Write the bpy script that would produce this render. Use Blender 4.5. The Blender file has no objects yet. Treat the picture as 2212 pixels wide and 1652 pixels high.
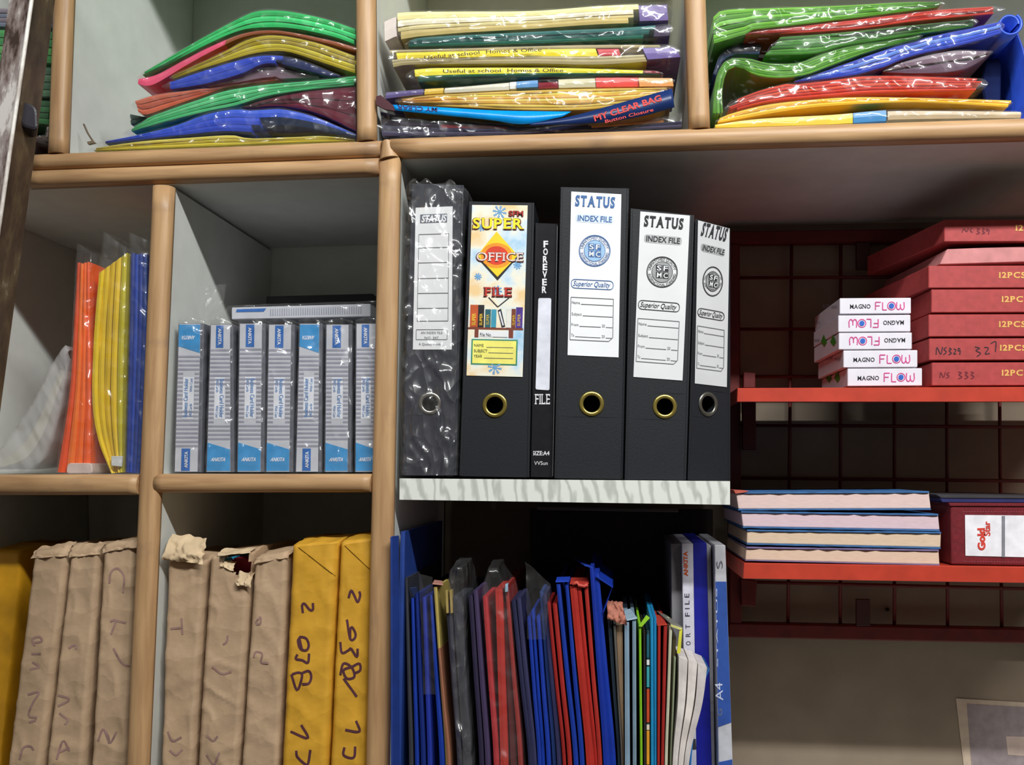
import bpy, bmesh, math, random
from mathutils import Vector, Matrix, noise
from mathutils.bvhtree import BVHTree

random.seed(7)
SC = bpy.context.scene
COL = SC.collection

# ------------------------------------------------------------------ camera
F = 2000.0                      # focal length in pixels of the 2212 x 1652 picture
CAM = Vector((0.0, -1.1, 1.5))
VD = (1322.0, 1017.0)           # where lines running straight into the shelf meet
VV = (1225.0, -19536.0)         # where upright lines meet
_a = Vector((VD[0]-1106, -(VD[1]-826), -F)).normalized()
_b = Vector((VV[0]-1106, -(VV[1]-826), -F))
_b = (_b - _a*_a.dot(_b)).normalized()
_c = _a.cross(_b)
ROT = Matrix((_c, _a, _b))      # camera axes -> world
cd = bpy.data.cameras.new('camera')
cam = bpy.data.objects.new('camera', cd)
COL.objects.link(cam)
cam.matrix_world = Matrix.Translation(CAM) @ ROT.to_4x4()
cd.sensor_fit = 'HORIZONTAL'
cd.sensor_width = 36.0
cd.lens = 36.0*F/2212.0
cd.clip_start = 0.02
SC.camera = cam

# ------------------------------------------------------------------ light
w = bpy.data.worlds.new('world')
SC.world = w
w.use_nodes = True
w.node_tree.nodes['Background'].inputs[0].default_value = (1.0, 0.84, 0.72, 1)
w.node_tree.nodes['Background'].inputs[1].default_value = 0.095

def tube_light(name, loc, target, sx, sy, power, color):
    ld = bpy.data.lights.new(name, 'AREA')
    ld.shape = 'RECTANGLE'
    ld.size, ld.size_y = sx, sy
    ld.energy = power
    ld.color = color
    o = bpy.data.objects.new(name, ld)
    COL.objects.link(o)
    o.location = loc
    o.rotation_euler = (Vector(target)-Vector(loc)).to_track_quat('-Z', 'Y').to_euler()
    return o

tube_light('ceiling_tube_light', (0.50, -1.50, 3.00), (0.50, 0.05, 1.70), 2.2, 0.07, 54, (0.97, 1.0, 0.99))
tube_light('ceiling_tube_light', (1.1, -1.62, 3.10), (1.1, 0.05, 1.70), 1.4, 0.07, 25, (1.0, 0.98, 0.95))

VS = SC.view_settings
VS.view_transform = 'Standard'
VS.look = 'None'
VS.exposure = 0.0
VS.gamma = 1.0
VS.use_curve_mapping = False
SC.cycles.transparent_max_bounces = 24

# ------------------------------------------------------------------ pixel helpers
def ray(px, py):
    return ROT @ Vector(((px-1106)/F, -(py-826)/F, -1.0))

def P(px, py, Y=0.0):
    r = ray(px, py)
    return CAM + r*((Y-CAM.y)/r.y)

class Plane:
    """a plane through three points; p(px,py,off) is where the sight line meets it, off metres proud of it"""
    def __init__(s, o, x, z):
        s.o = Vector(o)
        s.X = (Vector(x)-s.o).normalized()
        s.N = s.X.cross(Vector(z)-s.o).normalized()
        if s.N.y > 0: s.N = -s.N            # towards the room
        s.Z = s.N.cross(s.X)
        if s.Z.z < 0 and abs(s.Z.z) > 1e-3: s.Z = -s.Z
    def p(s, px, py, off=0.0):
        r = ray(px, py)
        return CAM + r*((s.o-CAM).dot(s.N)/r.dot(s.N)) + s.N*off

def frontal(Y):
    return Plane((0, Y, 1), (1, Y, 1), (0, Y, 2))

def lerp(a, b, t): return a+(b-a)*t

def resample(pts, n):
    """n points along a smooth curve through pts (2D or 3D tuples)"""
    pts = [Vector(p) for p in pts]
    if len(pts) == 1: return pts*n
    dense = []
    for i in range(len(pts)-1):
        p0 = pts[max(i-1, 0)]; p1 = pts[i]; p2 = pts[i+1]; p3 = pts[min(i+2, len(pts)-1)]
        for k in range(12):
            t = k/12
            m1 = (p2-p0)*0.5; m2 = (p3-p1)*0.5
            if i == 0: m1 = p2-p1
            if i == len(pts)-2: m2 = p2-p1
            h = (2*t**3-3*t*t+1); h1 = (t**3-2*t*t+t); h2 = (-2*t**3+3*t*t); h3 = (t**3-t*t)
            dense.append(p1*h+m1*h1+p2*h2+m2*h3)
    dense.append(pts[-1])
    L = [0]
    for i in range(1, len(dense)): L.append(L[-1]+(dense[i]-dense[i-1]).length)
    out = []; j = 0
    for k in range(n):
        d = L[-1]*k/(n-1)
        while j < len(L)-2 and L[j+1] < d: j += 1
        s = L[j+1]-L[j]
        out.append(dense[j].lerp(dense[j+1], (d-L[j])/s if s > 0 else 0))
    return out

def at(curve, t):
    t = min(max(t, 0), 1)*(len(curve)-1)
    i = min(int(t), len(curve)-2)
    return curve[i].lerp(curve[i+1], t-i)

# ------------------------------------------------------------------ materials
MATS = {}
def lin(c):
    c = c/255.0
    return c/12.92 if c <= 0.04045 else ((c+0.055)/1.055)**2.4
def rgb(c): return (lin(c[0]), lin(c[1]), lin(c[2]), 1.0)

def base_mat(name):
    m = bpy.data.materials.new(name)
    m.use_nodes = True
    nt = m.node_tree
    return m, nt, nt.nodes['Principled BSDF']

def M(c, rough=0.5, spec=0.4, metal=0.0, vary=0.06, scale=60.0, bump=0.0, stretch=(1, 1, 1)):
    key = (tuple(c), rough, spec, metal, vary, scale, bump, stretch)
    if key in MATS: return MATS[key]
    m, nt, b = base_mat('paint_%d_%d_%d' % tuple(int(v) for v in c))
    b.inputs['Roughness'].default_value = rough
    b.inputs['Specular IOR Level'].default_value = spec
    b.inputs['Metallic'].default_value = metal
    tc = nt.nodes.new('ShaderNodeTexCoord')
    mp = nt.nodes.new('ShaderNodeMapping')
    mp.inputs['Scale'].default_value = stretch
    nt.links.new(tc.outputs['Object'], mp.inputs[0])
    n = nt.nodes.new('ShaderNodeTexNoise')
    n.inputs['Scale'].default_value = scale
    n.inputs['Detail'].default_value = 4
    nt.links.new(mp.outputs[0], n.inputs['Vector'])
    r = nt.nodes.new('ShaderNodeValToRGB')
    r.color_ramp.elements[0].position = 0.3
    r.color_ramp.elements[1].position = 0.7
    c0 = [max(0, min(255, v*(1-vary))) for v in c]; c1 = [max(0, min(255, v*(1+vary))) for v in c]
    r.color_ramp.elements[0].color = rgb(c0)
    r.color_ramp.elements[1].color = rgb(c1)
    nt.links.new(n.outputs['Fac'], r.inputs[0])
    nt.links.new(r.outputs[0], b.inputs['Base Color'])
    if bump:
        bp = nt.nodes.new('ShaderNodeBump')
        bp.inputs['Strength'].default_value = bump
        bp.inputs['Distance'].default_value = 0.002
        nt.links.new(n.outputs['Fac'], bp.inputs['Height'])
        nt.links.new(bp.outputs[0], b.inputs['Normal'])
    MATS[key] = m
    return m

def wood_mat(name, stretch):
    m, nt, b = base_mat(name)
    b.inputs['Roughness'].default_value = 0.45
    b.inputs['Specular IOR Level'].default_value = 0.45
    tc = nt.nodes.new('ShaderNodeTexCoord')
    mp = nt.nodes.new('ShaderNodeMapping'); mp.inputs['Scale'].default_value = stretch
    nt.links.new(tc.outputs['Object'], mp.inputs[0])
    n = nt.nodes.new('ShaderNodeTexNoise'); n.inputs['Scale'].default_value = 9; n.inputs['Detail'].default_value = 6; n.inputs['Distortion'].default_value = 0.4
    nt.links.new(mp.outputs[0], n.inputs['Vector'])
    r = nt.nodes.new('ShaderNodeValToRGB')
    r.color_ramp.elements[0].position = 0.3; r.color_ramp.elements[0].color = rgb((168, 130, 92))
    r.color_ramp.elements[1].position = 0.72; r.color_ramp.elements[1].color = rgb((198, 160, 116))
    nt.links.new(n.outputs['Fac'], r.inputs[0])
    n2 = nt.nodes.new('ShaderNodeTexNoise'); n2.inputs['Scale'].default_value = 16; n2.inputs['Detail'].default_value = 5
    nt.links.new(tc.outputs['Object'], n2.inputs['Vector'])
    r2 = nt.nodes.new('ShaderNodeValToRGB')
    r2.color_ramp.elements[0].position = 0.60; r2.color_ramp.elements[0].color = (0, 0, 0, 1)
    r2.color_ramp.elements[1].position = 0.80; r2.color_ramp.elements[1].color = (0.55, 0.55, 0.55, 1)
    nt.links.new(n2.outputs['Fac'], r2.inputs[0])
    mx = nt.nodes.new('ShaderNodeMix'); mx.data_type = 'RGBA'
    nt.links.new(r2.outputs[0], mx.inputs['Factor'])
    nt.links.new(r.outputs[0], mx.inputs['A'])
    mx.inputs['B'].default_value = rgb((118, 98, 88))
    nt.links.new(mx.outputs['Result'], b.inputs['Base Color'])
    bp = nt.nodes.new('ShaderNodeBump'); bp.inputs['Strength'].default_value = 0.15; bp.inputs['Distance'].default_value = 0.002
    nt.links.new(n.outputs['Fac'], bp.inputs['Height']); nt.links.new(bp.outputs[0], b.inputs['Normal'])
    return m
WOOD_H = wood_mat('oiled_wood_along', (1.2, 14, 14))
WOOD_V = wood_mat('oiled_wood_upright', (14, 14, 1.2))

def film_mat(name, milky=0.03, gloss=0.07, bscale=55, bstr=1.0, tint=(1, 1, 1), rough=0.06, dist=0.006, stretch=(1, 1, 1), facet=1.0):
    """clear crinkled plastic: mostly see-through, a mirror-like coat on a crinkled surface, a little milky"""
    m = bpy.data.materials.new(name); m.use_nodes = True
    nt = m.node_tree
    nt.nodes.remove(nt.nodes['Principled BSDF'])
    out = nt.nodes['Material Output']
    tc = nt.nodes.new('ShaderNodeTexCoord')
    n = nt.nodes.new('ShaderNodeTexNoise'); n.noise_type = 'RIDGED_MULTIFRACTAL'
    n.inputs['Scale'].default_value = bscale; n.inputs['Detail'].default_value = 3; n.inputs['Distortion'].default_value = 0.5
    mp = nt.nodes.new('ShaderNodeMapping'); mp.inputs['Scale'].default_value = stretch; mp.inputs['Rotation'].default_value = (0, 0.5, 0)
    nt.links.new(tc.outputs['Object'], mp.inputs[0]); nt.links.new(mp.outputs[0], n.inputs['Vector'])
    bp = nt.nodes.new('ShaderNodeBump'); bp.inputs['Strength'].default_value = bstr; bp.inputs['Distance'].default_value = dist
    vo = nt.nodes.new('ShaderNodeTexVoronoi'); vo.inputs['Scale'].default_value = bscale*facet
    ad = nt.nodes.new('ShaderNodeVectorMath'); ad.operation = 'MULTIPLY_ADD'; ad.inputs[1].default_value = (0.02, 0.02, 0.02)
    nt.links.new(n.outputs['Color'], ad.inputs[0]); nt.links.new(mp.outputs[0], ad.inputs[2]); nt.links.new(ad.outputs[0], vo.inputs['Vector'])
    mh = nt.nodes.new('ShaderNodeMath'); mh.operation = 'MULTIPLY_ADD'; mh.inputs[1].default_value = 0.55
    nt.links.new(vo.outputs['Distance'], mh.inputs[0]); nt.links.new(n.outputs['Fac'], mh.inputs[2])
    nt.links.new(mh.outputs[0], bp.inputs['Height'])
    tr = nt.nodes.new('ShaderNodeBsdfTransparent'); tr.inputs[0].default_value = (tint[0], tint[1], tint[2], 1)
    df = nt.nodes.new('ShaderNodeBsdfDiffuse'); df.inputs[0].default_value = (0.85, 0.85, 0.86, 1)
    gl = nt.nodes.new('ShaderNodeBsdfGlossy'); gl.inputs['Roughness'].default_value = rough
    g2 = nt.nodes.new('ShaderNodeBsdfGlossy'); g2.inputs['Roughness'].default_value = 0.35
    for x in (gl, g2, df): nt.links.new(bp.outputs[0], x.inputs['Normal'])
    mg = nt.nodes.new('ShaderNodeMixShader'); mg.inputs[0].default_value = 0.3
    nt.links.new(gl.outputs[0], mg.inputs[1]); nt.links.new(g2.outputs[0], mg.inputs[2])
    m1 = nt.nodes.new('ShaderNodeMixShader'); m1.inputs[0].default_value = milky
    nt.links.new(tr.outputs[0], m1.inputs[1]); nt.links.new(df.outputs[0], m1.inputs[2])
    m2 = nt.nodes.new('ShaderNodeMixShader'); m2.inputs[0].default_value = gloss
    nt.links.new(m1.outputs[0], m2.inputs[1]); nt.links.new(mg.outputs[0], m2.inputs[2])
    nt.links.new(m2.outputs[0], out.inputs['Surface'])
    return m
FILM = film_mat('clear_crinkled_film', milky=0.03, gloss=0.07, bscale=42, dist=0.008)
FILM_THIN = film_mat('thin_clear_film', milky=0.02, gloss=0.06, bscale=32, dist=0.008)
FILM_HEAVY = film_mat('creased_shrink_film', milky=0.03, gloss=0.10, bscale=34, dist=0.012, stretch=(1.5, 1, 0.8), facet=1.3)
FILM_MILKY = film_mat('cloudy_plastic_bag', milky=0.42, gloss=0.07, bscale=20, bstr=0.8, tint=(1, 0.99, 0.95))

WHITE_LAM = M((214, 216, 210), 0.5, 0.3, vary=0.02, scale=30)
BLACK_BOARD = M((29, 31, 36), 0.55, 0.3, vary=0.08, scale=500, bump=0.10)
LABEL = M((232, 233, 236), 0.5, 0.3, vary=0.02, scale=25)
INK = M((48, 48, 52), 0.6, 0.2)
INK_GREY = M((112, 114, 118), 0.6, 0.2)
INK_BLUE = M((72, 108, 160), 0.6, 0.2)
BRASS = M((190, 172, 90), 0.25, 0.5, metal=0.85)
STEEL = M((178, 176, 170), 0.25, 0.5, metal=0.9)
RED_STEEL = M((186, 62, 44), 0.42, 0.4, vary=0.05, scale=40)
DARK_RED = M((92, 28, 26), 0.5, 0.35, vary=0.10, scale=60)
def creased_paper(name, c, rough, strength):
    m, nt, b = base_mat(name)
    b.inputs['Roughness'].default_value = rough; b.inputs['Specular IOR Level'].default_value = 0.3
    tc = nt.nodes.new('ShaderNodeTexCoord')
    n = nt.nodes.new('ShaderNodeTexNoise'); n.inputs['Scale'].default_value = 40; n.inputs['Detail'].default_value = 5
    nt.links.new(tc.outputs['Object'], n.inputs['Vector'])
    r = nt.nodes.new('ShaderNodeValToRGB')
    r.color_ramp.elements[0].position = 0.3; r.color_ramp.elements[0].color = rgb([v*0.95 for v in c])
    r.color_ramp.elements[1].position = 0.7; r.color_ramp.elements[1].color = rgb([min(255, v*1.04) for v in c])
    nt.links.new(n.outputs['Fac'], r.inputs[0]); nt.links.new(r.outputs[0], b.inputs['Base Color'])
    mp = nt.nodes.new('ShaderNodeMapping'); mp.inputs['Rotation'].default_value = (0, 0.6, 0); mp.inputs['Scale'].default_value = (1.0, 1.0, 1.6)
    nt.links.new(tc.outputs['Object'], mp.inputs[0])
    vo = nt.nodes.new('ShaderNodeTexVoronoi'); vo.inputs['Scale'].default_value = 24
    ad = nt.nodes.new('ShaderNodeVectorMath'); ad.operation = 'MULTIPLY_ADD'; ad.inputs[1].default_value = (0.03, 0.03, 0.03)
    nt.links.new(n.outputs['Color'], ad.inputs[0]); nt.links.new(mp.outputs[0], ad.inputs[2]); nt.links.new(ad.outputs[0], vo.inputs['Vector'])
    bp = nt.nodes.new('ShaderNodeBump'); bp.inputs['Strength'].default_value = strength; bp.inputs['Distance'].default_value = 0.006
    nt.links.new(vo.outputs['Distance'], bp.inputs['Height']); nt.links.new(bp.outputs[0], b.inputs['Normal'])
    return m
KRAFT = creased_paper('creased_kraft_paper', (186, 158, 128), 0.6, 0.32)
MANILA = creased_paper('creased_yellow_paper', (212, 160, 52), 0.5, 0.22)
PEN = M((88, 52, 62), 0.6, 0.2)

# ------------------------------------------------------------------ objects
def thing(name, loc, label, cat, group=None):
    o = bpy.data.objects.new(name, None)
    o.empty_display_size = 0.02
    o.location = Vector(loc)
    COL.objects.link(o)
    tag(o, label, cat, group)
    return o

def tag(o, label, cat, group=None):
    o['label'] = label; o['category'] = cat
    if group: o['group'] = group
    return o

def origin(o):
    v = Vector((0, 0, 0))
    while o is not None:
        v += o.location; o = o.parent
    return v

def part(name, mb, mat, parent, label=None, smooth=None):
    """link the mesh of mb (world coordinates) as one object under parent"""
    bm = mb.bm if isinstance(mb, MB) else mb
    if parent is not None:
        bmesh.ops.translate(bm, verts=bm.verts, vec=-origin(parent))
    bmesh.ops.recalc_face_normals(bm, faces=bm.faces)
    me = bpy.data.meshes.new(name)
    bm.to_mesh(me); bm.free()
    for m in (mat if isinstance(mat, (list, tuple)) else [mat]): me.materials.append(m)
    if smooth:
        me.polygons.foreach_set('use_smooth', [True]*len(me.polygons))
        me.update()
    o = bpy.data.objects.new(name, me)
    COL.objects.link(o)
    o.parent = parent
    if label: o['label'] = label
    return o

def solo(name, mb, mat, label=None, cat=None, group=None, smooth=None, kind=None):
    o = part(name, mb, mat, None, smooth=smooth)
    if kind: o['kind'] = kind
    if label: tag(o, label, cat, group)
    return o

class MB:
    def __init__(s): s.bm = bmesh.new()
    def quad(s, a, b, c, d, mi=0):
        f = s.bm.faces.new([s.bm.verts.new(v) for v in (a, b, c, d)]); f.material_index = mi
    def poly(s, pts, mi=0):
        f = s.bm.faces.new([s.bm.verts.new(v) for v in pts]); f.material_index = mi
    def prism(s, front, vec, bevel=0.0, seg=1, mi=0):
        """closed prism: polygon front swept by vec"""
        t = bmesh.new()
        A = [t.verts.new(v) for v in front]; B = [t.verts.new(Vector(v)+Vector(vec)) for v in front]
        n = len(A)
        t.faces.new(A); t.faces.new(B[::-1])
        for i in range(n): t.faces.new((A[i], B[i], B[(i+1) % n], A[(i+1) % n]))
        bmesh.ops.recalc_face_normals(t, faces=t.faces)
        if bevel:
            bmesh.ops.bevel(t, geom=list(t.edges), offset=bevel, segments=seg, affect='EDGES', profile=0.5)
        for f in t.faces: f.material_index = mi
        s.join(t)
    def box(s, x0, x1, y0, y1, z0, z1, bevel=0.0, seg=1, mi=0):
        s.prism([(x0, y0, z0), (x1, y0, z0), (x1, y0, z1), (x0, y0, z1)], (0, y1-y0, 0), bevel, seg, mi)
    def join(s, t):
        mp = [s.bm.verts.new(v.co) for v in t.verts]
        t.verts.index_update()
        for f in t.faces:
            try:
                g = s.bm.faces.new([mp[v.index] for v in f.verts]); g.material_index = f.material_index; g.smooth = f.smooth
            except ValueError: pass
        t.free()
    def grid(s, rows, closed=False, mi=0):
        """rows of points -> quads; returns the grid of verts"""
        V = [[s.bm.verts.new(p) for p in r] for r in rows]
        for i in range(len(V)-1):
            n = len(V[i])
            for j in range(n if closed else n-1):
                f = s.bm.faces.new((V[i][j], V[i][(j+1) % n], V[i+1][(j+1) % n], V[i+1][j])); f.material_index = mi; f.smooth = True
        return V
    def tube(s, pts, r, n=8, cap=True):
        pts = [Vector(p) for p in pts]
        rows = []
        for i, p in enumerate(pts):
            d = (pts[min(i+1, len(pts)-1)]-pts[max(i-1, 0)]).normalized()
            u = d.cross(Vector((0, 0, 1)))
            if u.length < 0.05: u = d.cross(Vector((0, 1, 0)))
            u.normalize(); v = d.cross(u)
            rows.append([p+u*(r*math.cos(2*math.pi*k/n))+v*(r*math.sin(2*math.pi*k/n)) for k in range(n)])
        V = s.grid(rows, closed=True)
        if cap:
            s.bm.faces.new(V[0][::-1]); s.bm.faces.new(V[-1])
    def ribbon(s, pts, width, n):
        """flat stroke through 3D pts, lying in the plane of normal n"""
        pts = [Vector(p) for p in pts]
        L = []
        for i, p in enumerate(pts):
            d = (pts[min(i+1, len(pts)-1)]-pts[max(i-1, 0)])
            u = d.cross(n); u.normalize()
            L.append((p-u*width/2, p+u*width/2))
        s.grid(L)

def px_quad(Y, q): return [P(x, y, Y) for x, y in q]

def slab(name, parent, q, Y, depth, mat, bevel=0.0008, seg=1, label=None, vec=None):
    """a board whose front face is the pixel quad q in the plane y=Y"""
    mb = MB()
    pl = Y if isinstance(Y, Plane) else frontal(Y)
    mb.prism([pl.p(x, y) for x, y in q], vec if vec is not None else -pl.N*depth, bevel, seg)
    return part(name, mb, mat, parent, label)

# ------------------------------------------------------------------ lettering
GLYPH = {}
def glyph_mesh(body, bold=0.0):
    key = (body, bold)
    if key not in GLYPH:
        cu = bpy.data.curves.new('lettering', 'FONT')
        cu.body = body
        cu.offset = bold
        cu.resolution_u = 3
        ob = bpy.data.objects.new('lettering', cu)
        COL.objects.link(ob)
        dg = bpy.context.evaluated_depsgraph_get()
        me = ob.evaluated_get(dg).to_mesh()
        GLYPH[key] = ([tuple(v.co) for v in me.vertices], [tuple(p.vertices) for p in me.polygons])
        ob.evaluated_get(dg).to_mesh_clear()
        bpy.data.objects.remove(ob); bpy.data.curves.remove(cu)
    return GLYPH[key]

SERIF = {'T': ['bc', 'tl|', 'tr|'], 'A': ['bl', 'br'], 'U': ['tl', 'tr'], 'S': ['tr|', 'bl|'], 'I': ['bc', 'tc'], 'F': ['bl', 'tl', 'tr|'],
         'E': ['bl', 'tl', 'tr|', 'br|'], 'L': ['bl', 'tl', 'br|'], 'P': ['bl', 'tl'], 'R': ['bl', 'tl', 'br'], 'N': ['bl', 'tl', 'tr'],
         'M': ['bl', 'br'], '1': ['bc'], 'C': ['tr|'], 'G': ['tr|'], 'O': [], '2': []}
def layout(body, bold=0.0, serif=False, track=0.0, shear=0.0):
    """vertices and faces of a word, its box scaled to x 0..1 and z 0..1 (capital height)"""
    if not serif:
        vs, fs = glyph_mesh(body, bold)
        vs = [Vector((v[0], v[1], 0)) for v in vs]
    else:
        vs, fs = [], []; x = 0
        for ch in body:
            if ch == ' ': x += 0.35; continue
            gv, gf = glyph_mesh(ch, bold)
            x0 = min(v[0] for v in gv); x1 = max(v[0] for v in gv); y0 = min(v[1] for v in gv); y1 = max(v[1] for v in gv)
            b = len(vs)
            vs += [Vector((v[0]-x0+x, v[1], 0)) for v in gv]; fs += [tuple(i+b for i in f) for f in gf]
            W = x1-x0
            st = 0.055+bold
            for s in SERIF.get(ch, []):
                cx = x + {'l': st*0.8, 'r': W-st*0.8, 'c': W/2}[s[1]]
                cy = y0 if s[0] == 'b' else y1
                if s.endswith('|'):
                    rx = x+(0.03 if s[1] == 'l' else W-0.03)
                    a = (rx-0.032, min(cy, cy+(0.15 if s[0] == 'b' else -0.15)), rx+0.032, max(cy, cy+(0.15 if s[0] == 'b' else -0.15)))
                else:
                    a = (cx-0.12, cy if s[0] == 'b' else cy-0.065, cx+0.12, cy+0.065 if s[0] == 'b' else cy)
                b = len(vs)
                vs += [Vector((a[0], a[1], 5e-5)), Vector((a[2], a[1], 5e-5)), Vector((a[2], a[3], 5e-5)), Vector((a[0], a[3], 5e-5))]; fs.append((b, b+1, b+2, b+3))
            x += W+0.12+track
    x0 = min(v.x for v in vs); x1 = max(v.x for v in vs)
    cap = max(v.y for v in vs)
    out = []
    for v in vs:
        X = (v.x-x0)/(x1-x0); Zc = v.y/cap
        out.append((X+shear*Zc, Zc, v.z))
    return out, fs

def put_text(mb, pl, body, p0, p1, h, bold=0.0, serif=False, shear=0.0, off=0.0004, depth=0.0, mirror=False, arc=None):
    """word on plane pl; its base line runs from pixel p0 to pixel p1, capitals are h pixels high"""
    vs, fs = layout(body, bold, serif, shear=shear)
    d = Vector((p1[0]-p0[0], p1[1]-p0[1])); L = d.length; d /= L
    up = Vector((d.y, -d.x))
    if mirror: up = -up
    V = []
    for x, z, dz in vs:
        if arc:                                   # arc = (cx, cy, r, a0, a1) in pixels / degrees, clockwise over the top
            cx, cy, r, a0, a1 = arc
            a = math.radians(lerp(a0, a1, x)); rr = r+h*z*(1 if a1 > a0 else -1)
            q = Vector((cx+rr*math.sin(a), cy-rr*math.cos(a)))
        else:
            q = Vector(p0)+d*(L*x)+up*(h*z)
        V.append(mb.bm.verts.new(pl.p(q.x, q.y, off+dz)))
    for f in fs:
        try: mb.bm.faces.new([V[i] for i in f])
        except ValueError: pass

def words(parent, pl, mat, items, name='lettering', **kw):
    mb = MB()
    for it in items:
        k = dict(kw); k.update(it[4] if len(it) > 4 else {})
        put_text(mb, pl, it[0], it[1], it[2], it[3], **k)
    return part(name, mb, mat, parent)

LINES = [0]
def line(mb, pl, a, b, wpx, off=0.0004):
    LINES[0] += 1; off += 0.000012*(LINES[0] % 12)        # strokes that cross never share one plane
    d = Vector((b[0]-a[0], b[1]-a[1])).normalized(); u = Vector((-d.y, d.x))*wpx/2
    q = [(a[0]+u.x, a[1]+u.y), (b[0]+u.x, b[1]+u.y), (b[0]-u.x, b[1]-u.y), (a[0]-u.x, a[1]-u.y)]
    mb.poly([pl.p(x, y, off) for x, y in q])

def patch(mb, pl, q, off=0.0004):
    mb.poly([pl.p(x, y, off) for x, y in q])

def ring2d(mb, pl, c, rx, ry, wd, off=0.0004, n=40, a0=0, a1=360):
    rows = []
    for k in range(n+1):
        a = math.radians(lerp(a0, a1, k/n))
        rows.append([pl.p(c[0]+(rx-wd)*math.cos(a), c[1]+(ry-wd)*math.sin(a), off), pl.p(c[0]+rx*math.cos(a), c[1]+ry*math.sin(a), off)])
    mb.grid(rows)

def disc2d(mb, pl, c, rx, ry, off=0.0004, n=32):
    mb.poly([pl.p(c[0]+rx*math.cos(2*math.pi*k/n), c[1]+ry*math.sin(2*math.pi*k/n), off) for k in range(n)])

def rrect(q, r, n=5):
    """pixel outline of quad q (TL,TR,BR,BL) with corners rounded by r pixels"""
    out = []
    for i in range(4):
        p = Vector(q[i]); a = Vector(q[i-1]); b = Vector(q[(i+1) % 4])
        da = (a-p).normalized()*r; db = (b-p).normalized()*r
        for k in range(n+1):
            t = k/n
            out.append(tuple((p+da)*(1-t)**2+p*2*t*(1-t)+(p+db)*t*t))
    return out

def outline(mb, pl, pts, wpx, off=0.0004):
    n = len(pts)
    for i in range(n): line(mb, pl, pts[i], pts[(i+1) % n], wpx, off)

# ------------------------------------------------------------------ the setting
WALL_Y = 0.36
mb = MB(); mb.box(-2.2, 2.2, WALL_Y, WALL_Y+0.1, 0.0, 3.3)
solo('wall_back', mb, M((134, 120, 104), 0.75, 0.2, vary=0.05, scale=14, bump=0.1), kind='structure')
mb = MB(); mb.box(-2.2, 2.2, -3.5, WALL_Y, -0.1, 0.0)
solo('floor', mb, M((104, 92, 80), 0.5, 0.3, vary=0.08, scale=6), kind='structure')

# ------------------------------------------------------------------ wooden shelving
SH = thing('shelving_unit', (-0.25, 0.17, 0.62), 'built-in white laminate shelving edged with rounded bare wood strips', 'shelving')
def nosing(name, e0, e1, mat, bulge=0.012, horizontal=True):
    """half-round wooden strip; e0 and e1 are the pixel pairs of its two edges at either end"""
    mb = MB()
    n = 10
    a0, b0 = P(*e0[0]), P(*e0[1]); a1, b1 = P(*e1[0]), P(*e1[1])
    N = 26
    rows = []
    for i in range(N+1):
        t = i/N
        a = a0.lerp(a1, t); b = b0.lerp(b1, t); c = (a+b)/2; h = (b-a)/2
        wob = 1+0.02*noise.noise(c*9)
        r = []
        for k in range(n+1):
            th = math.pi*k/n
            r.append(c-h*math.cos(th)*wob+Vector((0, -bulge*math.sin(th)**0.75, 0)))
        rows.append(r+[b+Vector((0, 0.004, 0)), a+Vector((0, 0.004, 0))])
    V = mb.grid(rows, closed=True)
    mb.bm.faces.new(V[0][::-1]); mb.bm.faces.new(V[-1])
    return part(name, mb, mat, SH)

def board(name, q, y0, y1, mat, inset=2):
    mb = MB()
    mb.prism([P(x, y) + Vector((0, y0, 0)) for x, y in q], (0, y1-y0, 0), 0.0005)
    return part(name, mb, mat, SH)

# upright strips: (left edge, right edge) at the top end, then at the bottom end
UPR = [(((136, -420), (175, -420)), ((108, 334), (147, 334))),
       (((768, -420), (809, -420)), ((772, 310), (814, 306))),
       (((1464, -420), (1510, -420)), ((1488, 284), (1534, 280))),
       (((333, 405), (377, 405)), ((267, 1896), (311, 1896)))]
for a, b in UPR:
    nosing('post', a, b, WOOD_V)
    board('divider_panel', [(a[0][0]+3, a[0][1]), (a[1][0]-2, a[1][1]), (b[1][0]-2, b[1][1]), (b[0][0]+3, b[0][1])], 0.004, 0.345, WHITE_LAM)
nosing('post', ((820, 345), (866, 338)), ((786, 1896), (836, 1896)), WOOD_V, bulge=0.010)
nosing('post', ((828, 311), (851, 308)), ((821, 350), (865, 342)), WOOD_V, bulge=0.014)
board('divider_panel', [(829, 340), (863, 335), (833, 1896), (797, 1896)], 0.004, 0.345, WHITE_LAM)
# rails
nosing('rail', ((74, 336), (74, 370)), ((828, 306), (824, 341)), WOOD_H)
nosing('rail', ((66, 371), (66, 406)), ((822, 343), (822, 380)), WOOD_H)
nosing('rail', ((846, 302), (850, 342)), ((2700, 243), (2700, 290)), WOOD_H, bulge=0.013)
nosing('rail', ((-180, 1024), (-180, 1069)), ((306, 1024), (304, 1069)), WOOD_H)
nosing('rail', ((341, 1023), (341, 1064)), ((806, 1023), (803, 1063)), WOOD_H)
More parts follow.
